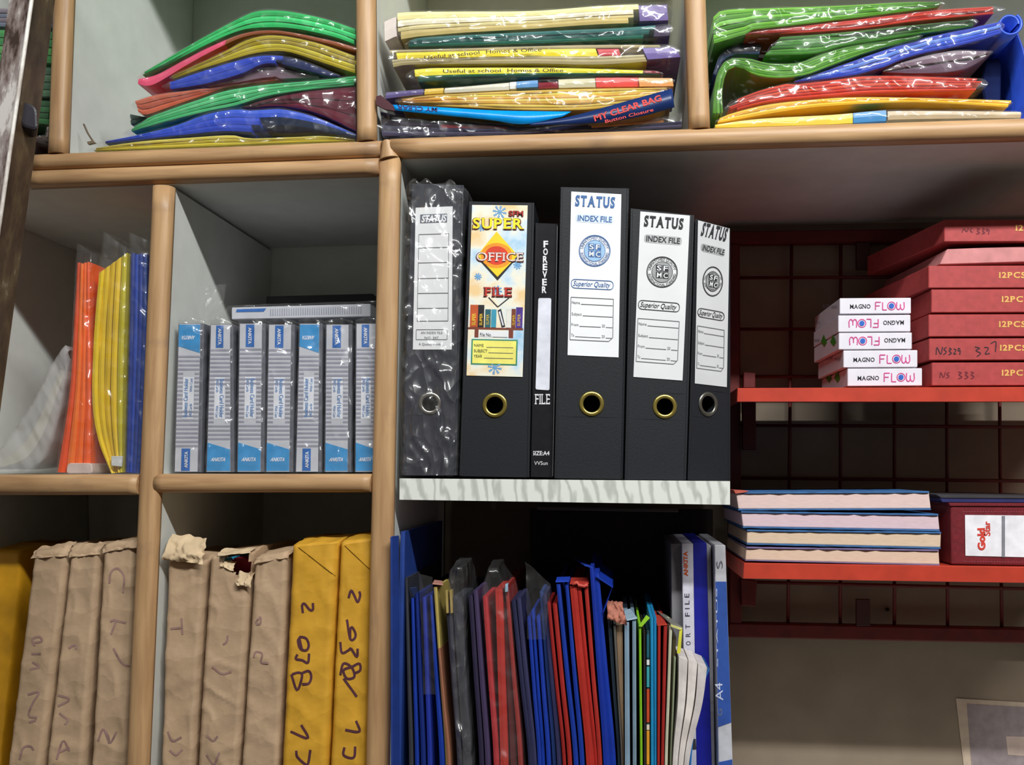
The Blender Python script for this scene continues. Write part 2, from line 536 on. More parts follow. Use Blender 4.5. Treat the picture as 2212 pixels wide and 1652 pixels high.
# shelf boards behind the rails
board('shelf_board', [(-140, 350), (828, 308), (824, 340), (-140, 378)], 0.004, 0.345, WHITE_LAM)
board('shelf_board', [(-140, 384), (822, 346), (822, 380), (-140, 416)], 0.004, 0.345, WHITE_LAM)
board('shelf_board', [(851, 304), (2945, 236), (2945, 281), (851, 341)], 0.004, WALL_Y, WHITE_LAM)
board('shelf_board', [(-140, 1026), (303, 1026), (303, 1067), (-140, 1067)], 0.004, 0.345, WHITE_LAM)
board('shelf_board', [(345, 1025), (803, 1025), (801, 1062), (345, 1062)], 0.004, 0.345, WHITE_LAM)
board('shelf_board', [(-140, 1900), (3000, 1910), (3000, 1950), (-140, 1940)], 0.0, 0.355, WHITE_LAM)
board('shelf_board', [(-140, -355), (2945, -385), (2945, -345), (-140, -315)], 0.0, 0.355, WHITE_LAM)
# back panels
board('back_panel', [(-139, -312), (2900, -342), (2900, 235), (-139, 345)], 0.346, 0.354, WHITE_LAM)
board('back_panel', [(-139, 386), (820, 366), (790, 1896), (-139, 1896)], 0.346, 0.354, WHITE_LAM)
board('end_panel', [(-180, -440), (-141, -440), (-141, 1940), (-180, 1940)], 0.0, 0.354, WHITE_LAM)
board('end_panel', [(2950, -460), (2990, -460), (2990, 1905), (2950, 1905)], 0.0, 0.354, WHITE_LAM)

# marbled shelf that carries the lever arch files
def marble():
    m, nt, b = base_mat('grained_white_laminate')
    b.inputs['Roughness'].default_value = 0.4
    tc = nt.nodes.new('ShaderNodeTexCoord')
    mp = nt.nodes.new('ShaderNodeMapping'); mp.inputs['Scale'].default_value = (1, 1, 0.35); mp.inputs['Rotation'].default_value = (0, 0.5, 0)
    nt.links.new(tc.outputs['Object'], mp.inputs[0])
    wv = nt.nodes.new('ShaderNodeTexWave'); wv.inputs['Scale'].default_value = 22; wv.inputs['Distortion'].default_value = 9; wv.inputs['Detail'].default_value = 3; wv.inputs['Detail Scale'].default_value = 2.0
    nt.links.new(mp.outputs[0], wv.inputs['Vector'])
    r = nt.nodes.new('ShaderNodeValToRGB')
    r.color_ramp.elements[0].position = 0.0; r.color_ramp.elements[0].color = rgb((188, 192, 184))
    r.color_ramp.elements[1].position = 0.55; r.color_ramp.elements[1].color = rgb((226, 229, 222))
    nt.links.new(wv.outputs['Fac'], r.inputs[0]); nt.links.new(r.outputs[0], b.inputs['Base Color'])
    return m
MS = thing('display_shelf', P(1220, 1083, 0.16), 'pale marbled shelf board under the row of black lever arch files', 'shelf')
mb = MB(); mb.prism([P(863, 1034), P(1577, 1040), P(1577, 1090), P(863, 1079)], (0, 0.30, 0), 0.0006)
part('board', mb, M((150, 148, 142), 0.6), MS)
mb = MB(); mb.prism([P(863, 1033, -0.0012), P(1577, 1039, -0.0012), P(1577, 1090, -0.0012), P(863, 1079, -0.0012)], (0, 0.001, 0))
part('edge_strip', mb, marble(), MS)
mb = MB(); mb.prism([P(1160, 1094, 0.05), P(1465, 1100, 0.05), P(1465, 1106, 0.05), P(1160, 1101, 0.05)], (0, 0.02, 0), 0.0005)
part('support_rail', mb, M((60, 58, 56), 0.5), MS)

# ------------------------------------------------------------------ bundles of wrapped folders
def sheet_mesh(mb, A, B, f0, f1, t0, t1, Y, depth, n=28, wav=0.0, seed=0):
    """one curved layer between pixel curves A (top) and B (bottom): fractions f0..f1 of the gap, t0..t1 of the length"""
    rows = []
    for i in range(n+1):
        t = lerp(t0, t1, i/n)
        a = at(A, t); b = at(B, t)
        lo = b.lerp(a, f0); hi = b.lerp(a, f1)
        y = Y+wav*noise.noise(Vector((t*5, seed, f0*3)))
        pl, ph = P(lo.x, lo.y, y), P(hi.x, hi.y, y)
        m = (pl+ph)/2+Vector((0, -0.0008, 0))
        D = Vector((0, depth, 0))
        rows.append([pl, m, ph, ph+D, pl+D])
    V = mb.grid(rows, closed=True)
    for f in mb.bm.faces: f.smooth = False
    mb.bm.faces.new(V[0][::-1]); mb.bm.faces.new(V[-1])

def wrap_mesh(mb, A, B, Y, depth, off=2.0, ext=(6, 6), amp=0.0012, n=60, seed=0, boff=None):
    """crinkled bag of film around the layers between curves A and B, a little longer than they are at both ends"""
    boff = off if boff is None else boff
    rows = []
    ext0, ext1 = ext
    NA = n
    LA = sum((A[i+1]-A[i]).length for i in range(len(A)-1))
    for i in range(NA+1):
        s = -ext0/LA + (1+(ext0+ext1)/LA)*i/NA
        t = min(max(s, 0), 1)
        a = at(A, t).copy(); b = at(B, t).copy()
        over = s-t
        if over:
            d = ((at(A, 0.02)-at(A, 0)) if over < 0 else (at(A, 1)-at(A, 0.98))).normalized()*LA*abs(over)*(-1 if over < 0 else 1)
            k = min(1, abs(over)*LA/max(ext0 if over < 0 else ext1, 1e-6))
            mid = (a+b)/2
            a = a.lerp(mid, 0.75*k)+d; b = b.lerp(mid, 0.75*k)+d
        nrm = (a-b)
        if nrm.length < 1e-3: nrm = Vector((0, -1))
        nrm.normalize()
        a = a+nrm*off; b = b-nrm*boff
        prof = [(1.0, 0.9), (1.0, 0.4), (1.0, 0.05), (1.0, 0.0), (0.85, -0.012), (0.6, -0.016), (0.35, -0.016), (0.12, -0.012), (0.0, 0.0), (0.0, 0.05), (0.0, 0.5), (0.0, 0.9)]
        r = []
        for k, (f, d) in enumerate(prof):
            q = b.lerp(a, f)
            y = Y+(d*depth if d > 0 else d*0.12)
            p = P(q.x, q.y, Y)
            p.y = y
            j = noise.noise_vector(Vector((p.x*38+seed, p.z*55, seed*1.7+k*0.35)))
            ridge = abs(noise.noise(Vector((p.x*70, p.z*90+k*0.5, seed+4))))
            fr = 1.0 if 3 <= k <= 8 else 0.5
            p += Vector((j.x*amp*0.5, -abs(j.y)*amp*1.6*fr-ridge*amp*0.8*fr, j.z*amp*0.35))
            r.append(p)
        rows.append(r)
    mb.grid(rows)

BN = [0]
PEND = []
def bundle(label, top, bot, colors, n=5, **kw):
    """note a bundle of the stack in hand; settle() lays the whole stack without letting layers cross"""
    PEND.append((label, resample(top, 60), resample(bot, 60), colors, n, kw))

def y_at(c, x):
    for p, q in zip(c[:-1], c[1:]):
        if p.x <= x <= q.x and q.x > p.x: return p.y+(q.y-p.y)*(x-p.x)/(q.x-p.x)
    return None

def settle(gap=2.4):
    for it in range(4):
        for i in range(len(PEND)):
            for j in range(i+1, len(PEND)):
                U, L = PEND[i], PEND[j]
                need = U[5].get('off', 2.0)*(0.5 if U[5].get('film', 1) else 0)+L[5].get('off', 2.0)+gap
                for p in U[2]:
                    y = y_at(L[1], p.x)
                    t = y_at(U[1], p.x)
                    if y is not None and p.y > y-need:
                        v = (p.y-(y-need))/2
                        p.y -= min(v, max(0.0, (p.y-t-3) if t is not None else v))
                for p in L[1]:
                    y = y_at(U[2], p.x)
                    b = y_at(L[2], p.x)
                    if y is not None and p.y < y+need:
                        v = (y+need-p.y)
                        p.y += min(v, max(0.0, (b-p.y-3) if b is not None else v))
    out = [_bundle(*x[:5], **x[5]) for x in PEND]
    PEND.clear()
    return out

def _bundle(label, top, bot, colors, n=5, Y=0.004, depth=0.20, group=None, film=FILM, name='folder_bundle', cat='folders', strips=None,
           ext=(8, 6), off=2.0, amp=0.0012, gap=0.10, rough=0.4, inner='folder', boff=None, ragged=0.012, film_label=None):
    BN[0] += 1
    seed = BN[0]*3.7
    rnd = random.Random(BN[0])
    A, B = top, bot
    mid = at(B, 0.5)
    root = thing(name, P(mid.x, mid.y, Y+depth*0.5)*1.0, label, cat, group)
    if strips is None:
        strips = []
        for i in range(n):
            c = colors[i % len(colors)]
            strips.append(((i+gap)/n, (i+1-gap*0.4)/n, rnd.uniform(0, ragged), 1-rnd.uniform(0, ragged), c, inner))
    for k, s in enumerate(strips):
        mb = MB()
        sheet_mesh(mb, A, B, s[0], s[1], s[2], s[3], Y+rnd.uniform(0, 0.003)+(s[6] if len(s) > 6 else 0), depth*rnd.uniform(0.82, 0.9), wav=0.002, seed=seed+k)
        part(s[5], mb, M(s[4], rough if sum(s[4]) > 250 else 0.65, 0.4 if sum(s[4]) > 250 else 0.12, vary=0.05, scale=25), root)
    if film:
        mb = MB()
        wrap_mesh(mb, A, B, Y, depth, off, ext, amp, seed=seed, boff=boff)
        part('plastic_wrap', mb, film, root, film_label or 'clear crinkled plastic wrap', smooth=True)
    return root

G_ = 'wrapped folder bundles in the arched stack'
GREEN = [(36, 190, 100), (50, 205, 115), (30, 175, 90)]
bundle('bright green wrapped folders arching on top of the stack beside the pole', [(310, 157), (380, 115), (450, 75), (520, 38), (560, 23), (620, 24), (700, 40), (770, 63)],
       [(308, 163), (360, 140), (450, 95), (520, 66), (580, 60), (640, 63), (720, 80), (770, 98)], GREEN, 3, group=G_, ext=(14, 0))
bundle('pink folder layer just under the topmost green bundle of the arched stack', [(300, 170), (340, 160), (400, 128), (460, 98), (530, 71), (600, 66), (700, 84), (770, 102)],
       [(298, 182), (330, 184), (400, 143), (460, 110), (530, 79), (600, 73), (700, 92), (770, 111)], None, group=G_, Y=0.006, film=FILM_THIN, off=0.8, ext=(2, 0),
       strips=[(0.05, 0.95, 0, 0.42, (226, 84, 118), 'folder'), (0.05, 0.95, 0.42, 1, (150, 84, 56), 'folder')])
bundle('olive yellow wrapped folders arching between the pink layer and the blue bundle', [(370, 165), (420, 142), (480, 114), (540, 84), (600, 76), (680, 91), (770, 122)],
       [(372, 173), (430, 153), (500, 129), (560, 114), (620, 112), (700, 137), (770, 160)], [(176, 158, 30), (196, 182, 40), (160, 140, 30)], 4, group=G_, ext=(4, 0), off=1.2)
bundle('blue wrapped folders with dark end, below the olive yellow folders', [(367, 177), (420, 157), (500, 134), (550, 122), (600, 120), (650, 130), (735, 164)],
       [(368, 193), (440, 182), (520, 160), (570, 138), (620, 142), (680, 158), (735, 169)], None, group=G_, ext=(16, 0), off=1.5,
       strips=[(0.03, 0.5, 0, 0.62, (32, 62, 170), 'folder'), (0.53, 0.97, 0, 0.66, (38, 70, 190), 'folder'), (0.05, 0.95, 0.66, 1, (22, 36, 84), 'folder')])
bundle('empty greyish purple plastic sleeve sagging under the blue folders', [(450, 186), (520, 165), (568, 143), (620, 147), (690, 163)],
       [(450, 191), (540, 179), (600, 173), (690, 168)], [(112, 92, 106)], 1, Y=0.012, group=G_, ext=(2, 2), off=0.8, name='plastic_sleeve', cat='sleeve', inner='sleeve_back')
bundle('brick orange rolled folders above the pale green bundle', [(292, 218), (340, 204), (420, 194), (500, 182), (560, 171), (604, 167)],
       [(297, 240), (312, 249), (370, 236), (430, 216), (500, 191), (600, 174)], [(196, 92, 62), (176, 84, 60), (190, 100, 74)], 3, group=G_, ext=(10, 0), off=1.5)
bundle('dark green folder end peeping out left of the pale green bundle', [(281, 246), (300, 250), (318, 252)], [(283, 270), (300, 265), (318, 256)], [(50, 74, 66)], 2, Y=0.02, group=G_, ext=(2, 0), off=0.5)
bundle('pale green wrapped folders slanting across the middle of the arched stack', [(285, 276), (330, 249), (385, 224), (430, 209), (480, 194), (560, 184), (680, 174), (770, 164)],
       [(283, 284), (360, 262), (450, 240), (510, 228), (580, 207), (680, 192), (770, 184)], [(74, 188, 120), (60, 176, 108), (92, 200, 132)], 4, group=G_, ext=(20, 0), off=1.8, amp=0.0016)
bundle('maroon wrapped folder bulging behind the lower blue folders', [(522, 232), (580, 214), (650, 200), (700, 194), (770, 187)],
       [(525, 238), (580, 229), (640, 233), (700, 250), (770, 284)], [(96, 24, 44), (88, 20, 40)], 3, group=G_, ext=(6, 0), off=0.6, Y=0.008, gap=0.03)
bundle('royal blue wrapped folders bent over a hollow, second from bottom', [(228, 305), (300, 291), (380, 271), (440, 248), (500, 236), (560, 237), (610, 235), (680, 252), (770, 291)],
       [(228, 310), (300, 302), (400, 291), (480, 284), (550, 286), (620, 288), (700, 289), (770, 299)], None, group=G_, ext=(26, 0), off=1.5, amp=0.0015,
       strips=[(0.02, 0.32, 0, 0.58, (30, 64, 180), 'folder'), (0.34, 0.64, 0, 0.61, (36, 72, 196), 'folder'), (0.66, 0.98, 0, 1, (44, 84, 204), 'folder'), (0.02, 0.64, 0.62, 1, (16, 28, 84), 'folder', 0.03)])  # last strip, navy and set back, paints the shade in the hollow
bundle('yellow wrapped folders lying flat at the bottom of the arched stack', [(205, 320), (300, 306), (400, 298), (500, 292), (540, 299), (640, 296), (700, 294), (770, 302)],
       [(200, 326), (300, 322), (400, 318), (500, 314), (640, 308), (770, 305)], [(206, 190, 60), (190, 172, 50), (214, 200, 80)], 3, group=G_, ext=(16, 0), off=0.8, boff=0.2)

settle()
# torn bit of film and tape on the side panel
mb = MB()
mb.tube(resample([P(181, 268, 0.012), P(190, 288, 0.010), P(203, 308, 0.008)], 10), 0.0012, 6)
tw = thing('twist_tie', P(203, 308, 0.008), 'thin brown twist tie standing at the foot of the white side panel', 'tie')
part('wire', mb, M((110, 96, 78), 0.6), tw)
mb = MB(); mb.prism([P(x, y, 0.007) for x, y in [(187, 306), (200, 303), (206, 308), (190, 312)]], (0, 0.004, 0), 0.0004)
part('tag', mb, M((120, 106, 84), 0.6), tw)

# ---- stack of clear bags in the middle
G2 = 'clear document bags in the flat stack'
CB = dict(name='document_bag_bundle', cat='document bags', inner='bag')
bundle('cream coloured bag bundle with purple end, topmost of the flat stack', [(830, 38), (868, 26), (980, 24), (1150, 23), (1300, 12), (1440, 6)],
       [(832, 98), (870, 84), (980, 72), (1150, 62), (1300, 52), (1444, 48)], None, group=G2, ext=(6, 10), off=1.5, amp=0.0016, **CB,
       strips=[(0.0, 0.28, 0.06, 0.86, (196, 176, 108), 'bag'), (0.30, 0.46, 0.05, 0.88, (226, 212, 150), 'bag'), (0.48, 0.70, 0.05, 0.88, (240, 232, 200), 'bag'), (0.72, 0.98, 0.05, 0.90, (250, 240, 170), 'bag'),
               (0.1, 0.9, 0.90, 1, (92, 66, 140), 'bag_end'), (0.15, 0.85, 0.0, 0.045, (224, 212, 204), 'bag_end')])
bundle('thin teal green bag bundle under the cream bags', [(885, 88), (920, 81), (1150, 69), (1350, 60), (1450, 52)], [(882, 101), (1000, 98), (1200, 92), (1445, 80)], None, group=G2, ext=(10, 6), off=0.8, **CB,
       strips=[(0.0, 0.3, 0, 0.9, (24, 92, 74), 'bag'), (0.33, 0.66, 0, 0.92, (20, 84, 78), 'bag'), (0.69, 1, 0, 0.94, (44, 110, 106), 'bag'), (0.1, 0.9, 0.94, 1, (70, 60, 84), 'bag_end')])
bundle('yellow printed bag bundle, upper of the two with lettering', [(842, 108), (1000, 104), (1250, 97), (1455, 97)], [(850, 145), (900, 139), (1150, 137), (1300, 139), (1472, 126)], None, group=G2, ext=(6, 6), off=0.8, amp=0.0014, **CB,
       strips=[(0.0, 0.26, 0.0, 0.88, (170, 156, 112), 'bag'), (0.28, 0.40, 0.0, 0.88, (206, 196, 160), 'bag'), (0.42, 0.80, 0.02, 0.72, (244, 222, 40), 'bag'), (0.45, 0.8, 0.725, 0.80, (206, 52, 60), 'bag_end'), (0.1, 0.8, 0.885, 1, (98, 76, 150), 'bag_end'), (0.83, 0.98, 0.0, 0.95, (186, 172, 130), 'bag')])
bundle('yellow and dark green printed bag bundle, lower of the two with lettering', [(890, 151), (960, 147), (1200, 147), (1400, 153), (1425, 156)], [(893, 178), (1000, 172), (1200, 166), (1425, 163)], None, group=G2, ext=(14, 8), off=0.8, **CB,
       strips=[(0.0, 0.2, 0.02, 1, (26, 76, 62), 'bag'), (0.22, 0.42, 0.02, 1, (32, 92, 70), 'bag'), (0.45, 1, 0.01, 0.93, (244, 228, 44), 'bag'), (0.5, 1, 0.935, 1, (150, 40, 50), 'bag_end')])
bundle('mixed colour bag bundle with blue and red patches', [(835, 200), (900, 194), (1000, 187), (1150, 174), (1300, 168), (1452, 169)], [(833, 213), (900, 205), (1000, 200), (1150, 192), (1300, 188), (1455, 186)], None, group=G2, ext=(6, 4), off=0.7, **CB,
       strips=[(0.0, 1, 0.0, 0.13, (96, 84, 140), 'bag_end'), (0.0, 1, 0.135, 0.20, (226, 190, 70), 'bag_end'), (0.0, 0.95, 0.205, 0.43, (214, 210, 190), 'bag'), (0.1, 1, 0.432, 0.455, (240, 240, 236), 'patch'), (0.2, 1, 0.456, 0.53, (90, 150, 206), 'patch'), (0.0, 0.7, 0.532, 0.60, (132, 32, 46), 'patch'),
               (0.0, 0.95, 0.602, 0.73, (206, 198, 160), 'bag'), (0.0, 1, 0.732, 0.88, (226, 70, 60), 'patch'), (0.0, 1, 0.882, 1, (232, 160, 90), 'bag_end')])
bundle('golden yellow bag bundle above the bright blue header card', [(852, 216), (960, 203), (1150, 195), (1300, 191), (1450, 189)], [(870, 226), (1000, 232), (1140, 238), (1240, 238), (1300, 234), (1440, 214)],
       [(226, 190, 84), (236, 206, 96), (206, 160, 60), (242, 220, 120), (232, 176, 80), (246, 226, 96)], 7, group=G2, ext=(6, 8), off=0.7, amp=0.0016, ragged=0.05, **CB)
bundle('dark navy bag bundle at the bottom of the flat stack', [(822, 240), (900, 256), (1050, 264), (1140, 272), (1300, 266), (1472, 246)], [(826, 294), (950, 292), (1200, 287), (1472, 275)],
       None, group=G2, ext=(0, 0), off=0.6, boff=0.1, amp=0.0016, **CB,
       strips=[(0.0, 0.22, 0.0, 1, (60, 58, 86), 'bag'), (0.24, 0.46, 0.0, 1, (30, 30, 62), 'bag'), (0.48, 0.72, 0.0, 0.2, (34, 26, 44), 'bag'), (0.48, 0.75, 0.2, 0.42, (120, 30, 40), 'bag'), (0.48, 0.72, 0.42, 0.70, (32, 36, 74), 'bag'), (0.48, 0.8, 0.7, 0.94, (200, 130, 50), 'bag'), (0.74, 0.98, 0.0, 0.69, (28, 26, 48), 'bag')])

settle()
HC = thing('header_card', P(1140, 268, -0.004), 'folded blue and navy header card with red and black title lettering', 'card')
def curved_card(name, top, bot, Y0, th, mat, root, yfun=None):
    A = resample(top, 40); B = resample(bot, 40)
    mb = MB(); rows = []
    for i in range(41):
        a = at(A, i/40); b = at(B, i/40)
        y = Y0+(yfun(i/40) if yfun else 0)
        pa, pb = P(a.x, a.y, y), P(b.x, b.y, y)
        rows.append([pb, pa, pa+Vector((0, th, 0)), pb+Vector((0, th, 0))])
    V = mb.grid(rows, closed=True)
    mb.bm.faces.new(V[0][::-1]); mb.bm.faces.new(V[-1])
    return part(name, mb, mat, root)
curved_card('blue_panel', [(848, 226), (940, 231), (1060, 238), (1150, 240), (1234, 241)], [(853, 238), (900, 243), (960, 249), (1060, 259), (1130, 268), (1215, 252)], -0.006, 0.0012, M((0, 148, 232), 0.3, 0.5), HC)
curved_card('navy_panel', [(1142, 267), (1230, 252), (1340, 222), (1452, 191)], [(1146, 271), (1290, 265), (1380, 252), (1457, 231)], -0.0085, 0.0012, M((22, 46, 98), 0.35, 0.5), HC)
mb = MB(); mb.prism([P(x, y, -0.0095) for x, y in [(812, 208), (822, 205), (850, 228), (853, 240), (830, 236), (812, 226)]], (0, 0.003, 0), 0.0003)
part('folded_corner', mb, M((70, 22, 34), 0.35), HC)
words(HC, frontal(-0.0087), M((205, 44, 40), 0.5), [('MY CLEAR BAG', (1285, 262), (1430, 217), 13, dict(bold=0.03)), ('Button Closure', (1308, 266), (1412, 240), 7, dict(bold=0.015))])
words(HC, frontal(-0.0062), M((40, 44, 110), 0.5), [('MY CLEAR', (945, 233), (858, 227), 9, dict(bold=0.02))])
T4 = frontal(-0.002)
for o in [x for x in bpy.data.objects if x.get('label', '') == 'yellow printed bag bundle, upper of the two with lettering']:
    words(o, T4, M((74, 58, 26), 0.6), [('Useful at school', (917, 129), (1036, 117), 8, dict(bold=0.012)), ('Homes & Office', (1050, 116), (1170, 111), 8, dict(bold=0.012))])
for o in [x for x in bpy.data.objects if x.get('label', '') == 'yellow and dark green printed bag bundle, lower of the two with lettering']:
    words(o, T4, M((74, 58, 26), 0.6), [('Useful at school', (957, 158), (1082, 156), 8, dict(bold=0.012)), ('Homes & Office', (1096, 156), (1217, 156), 8, dict(bold=0.012))])

# loose film tails round the clear bag stack
def film_sheet(name, root, pts, Y, mat=FILM_THIN, amp=0.002, n=14, m=10, label=None, back=0.0, seed=0):
    """a crumpled sheet of film over the pixel quad TL,TR,BR,BL"""
    mb = MB(); rows = []
    TL, TR, BR, BL = [Vector(p) for p in pts]
    for i in range(m+1):
        r = []
        for j in range(n+1):
            u, v = j/n, i/m
            q = TL.lerp(TR, u).lerp(BL.lerp(BR, u), v)
            e = 1+0.0*u
            d = noise.noise_vector(Vector((q.x*0.035+seed, q.y*0.05, seed)))
            q = q+Vector((d.x, d.y))*2.2
            p = P(q.x, q.y, Y+back*(1-v))
            p.y += -abs(d.z)*amp
            r.append(p)
        rows.append(r)
    mb.grid(rows)
    return part(name, mb, mat, root, label, smooth=True)
FS = thing('plastic_bag_tail', P(890, 296, -0.010), 'loose clear film flap hanging over the wood edge under the navy bags', 'plastic film')
film_sheet('film', FS, [(815, 270), (968, 276), (962, 296), (816, 284)], -0.0135, FILM_HEAVY, seed=3.1)

# ---- stack in the right bay
G3 = 'wrapped folder bundles in the tangled stack'
LIME = [(86, 150, 40), (112, 182, 52), (70, 130, 38), (124, 196, 70)]
bundle('lime green wrapped folders, topmost of the tangled stack', [(1540, 38), (1562, 22), (1650, 18), (1800, 13), (1960, 5), (2035, 5)], [(1538, 96), (1560, 90), (1650, 65), (1780, 48), (1900, 34), (2030, 16)], LIME, 6, group=G3, ext=(4, 8), off=1.2)
bundle('red wrapped folders slanting under the topmost lime green bundle', [(1612, 64), (1700, 60), (1850, 42), (2000, 24), (2150, 14)], [(1606, 78), (1700, 73), (1850, 63), (1980, 46), (2150, 30)], [(206, 62, 48), (180, 48, 42), (214, 76, 60)], 4, group=G3, ext=(24, 20), off=0.9)
bundle('mid green wrapped folders below the slanting red bundle', [(1686, 80), (1800, 72), (1950, 57), (2105, 42)], [(1650, 120), (1760, 116), (1860, 98), (1980, 75), (2105, 58)], [(64, 130, 44), (84, 152, 56), (58, 116, 42)], 6, group=G3, ext=(4, 8), off=0.8)
bundle('navy blue folder curling behind the folded green bundle', [(1540, 160), (1556, 118), (1585, 99), (1645, 96)], [(1546, 165), (1565, 132), (1590, 118), (1640, 118)], [(30, 44, 84), (36, 54, 96)], 3, Y=0.022, depth=0.15, group=G3, ext=(0, 0), off=0.6)
bundle('green folder bundle folded down over itself at the post', [(1540, 246), (1543, 190), (1555, 142), (1576, 127), (1620, 127), (1660, 137), (1720, 137), (1760, 123), (1820, 98), (1900, 88), (1990, 76)],
       [(1562, 250), (1560, 200), (1567, 160), (1580, 147), (1600, 146), (1630, 162), (1680, 169), (1740, 162), (1800, 140), (1890, 108), (1990, 84)], [(100, 166, 50), (84, 146, 46), (124, 190, 72), (92, 158, 52)], 6, group=G3, ext=(2, 2), off=1.2)
bundle('royal blue folder bundle rising to a rolled end', [(1716, 176), (1780, 155), (1900, 112), (2000, 82), (2100, 60), (2166, 46)], [(1718, 184), (1800, 174), (1900, 148), (2000, 117), (2100, 92), (2166, 72)], [(34, 62, 176), (44, 82, 200), (90, 130, 220)], 4, group=G3, ext=(4, 2), off=1.0)
mb = MB()
c = P(2182, 52, 0.012)
rows = []
for k in range(41):
    a = 2*math.pi*k/40*1.15; r = 0.011+0.004*k/40
    rows.append([c+Vector((r*math.cos(a), 0, r*math.sin(a))), c+Vector((r*math.cos(a), 0.19, r*math.sin(a))), c+Vector(((r-0.0025)*math.cos(a), 0.19, (r-0.0025)*math.sin(a))), c+Vector(((r-0.0025)*math.cos(a), 0, (r-0.0025)*math.sin(a)))])
mb.grid(rows, closed=True)
RL = thing('rolled_folder', c+Vector((0, 0.1, -0.015)), 'blue plastic folder rolled into a tube with its side hanging down', 'folder', G3)
part('roll', mb, M((44, 82, 196), 0.35, 0.5), RL, smooth=True)
mb = MB()
A = resample([(2196, 62), (2215, 120), (2222, 190), (2215, 256)], 20); rows = []
for i in range(20):
    q = A[i]; rows.append([P(q.x, q.y, 0.03), P(q.x-4, q.y, 0.03), P(q.x-4, q.y, 0.03)+Vector((0, 0.2, 0)), P(q.x, q.y, 0.03)+Vector((0, 0.2, 0))])
mb.grid(rows, closed=True)
part('hanging_side', mb, M((36, 70, 180), 0.4), RL)
mb = MB(); mb.prism([P(x, y, 0.06) for x, y in [(2128, 128), (2160, 124), (2164, 140), (2162, 236), (2130, 232), (2120, 180)]], (0, 0.15, 0), 0.002)  # navy block whose colour stands in for shade inside the hollow
tag_o = thing('folder', P(2170, 262, 0.13), 'dark navy block added as shade in the hollow below the rolled blue folder', 'folder', G3)
part('cover', mb, M((24, 34, 74), 0.85, 0.06), tag_o)
bundle('greyish purple plastic sleeve bulging under the blue bundle', [(1908, 152), (1960, 124), (2050, 109), (2140, 111)], [(1912, 157), (2000, 160), (2080, 152), (2140, 118)], [(92, 70, 88), (108, 84, 100)], 2, Y=0.010, group=G3, ext=(4, 4), off=1.0, name='plastic_sleeve', cat='sleeve', inner='sleeve_back')
bundle('orange red folder bundle with fanned open tips', [(1575, 222), (1640, 196), (1720, 177), (1800, 168), (1900, 164), (2000, 166), (2125, 170)], [(1572, 244), (1650, 225), (1750, 214), (1850, 204), (1950, 200), (2112, 196)],
       [(222, 66, 38), (204, 54, 34), (230, 84, 52), (212, 60, 40)], 5, group=G3, ext=(10, 14), off=1.0, ragged=0.05, gap=0.2)
bundle('yellow folder arching over the bottom of the tangled stack', [(1548, 258), (1600, 238), (1700, 218), (1850, 210), (2000, 212), (2186, 217)], [(1545, 267), (1640, 250), (1750, 233), (1880, 224), (2000, 222), (2182, 232)], [(244, 192, 48), (236, 182, 44)], 2, group=G3, ext=(2, 2), off=0.6)
bundle('yellow envelope with blue patch, lowest of the tangled stack', [(1545, 269), (1640, 257), (1800, 248), (1920, 238), (2060, 238), (2205, 240)], [(1545, 276), (1650, 273), (1800, 268), (1920, 261), (2060, 258), (2205, 256)], None, group=G3, ext=(2, 2), off=0.4, boff=0.1,
       strips=[(0, 1, 0, 0.45, (244, 204, 62), 'envelope'), (0, 1, 0.452, 0.56, (40, 128, 190), 'patch'), (0.1, 0.9, 0.565, 1, (184, 164, 130), 'sleeve_back')])

settle()
# ---- far left bay behind the ladder
G4 = 'wrapped bundles behind the ladder'
for lab, t, b, cols in [
    ('grey blue wrapped bundle on top behind the ladder rail', [(-100, 15), (0, 18), (116, 22)], [(-100, 56), (0, 58), (114, 60)], [(112, 122, 140), (130, 120, 130)]),
    ('green wrapped bundle second from top behind the ladder rail', [(-100, 62), (0, 64), (114, 68)], [(-100, 132), (0, 134), (112, 138)], [(66, 150, 80), (92, 170, 90), (60, 140, 78)]),
    ('dull green wrapped bundle third from top behind the ladder rail', [(-100, 140), (0, 142), (112, 146)], [(-100, 206), (0, 208), (110, 210)], [(84, 124, 92), (70, 112, 84)]),
    ('dark green wrapped bundle fourth from top behind the ladder rail', [(-100, 212), (0, 214), (110, 218)], [(-100, 262), (0, 266), (106, 270)], [(54, 116, 66), (46, 100, 58)]),
    ('brown folder bundle lowest behind the ladder rail', [(-100, 296), (0, 300), (104, 304)], [(-100, 344), (0, 341), (102, 334)], [(88, 46, 36), (70, 38, 32)])]:
    bundle(lab, t, b, cols, 4, Y=0.02, group=G4, ext=(0, 0), off=0.8)
bundle('crumpled clear bag tucked beside the wooden post', [(62, 276), (84, 270), (106, 274)], [(62, 296), (84, 298), (104, 296)], [(170, 154, 150)], 2, Y=0.006, group=G4, ext=(3, 2), off=1.5, amp=0.003, name='crumpled_bag', cat='bag', inner='lining', film=FILM_HEAVY)

settle()
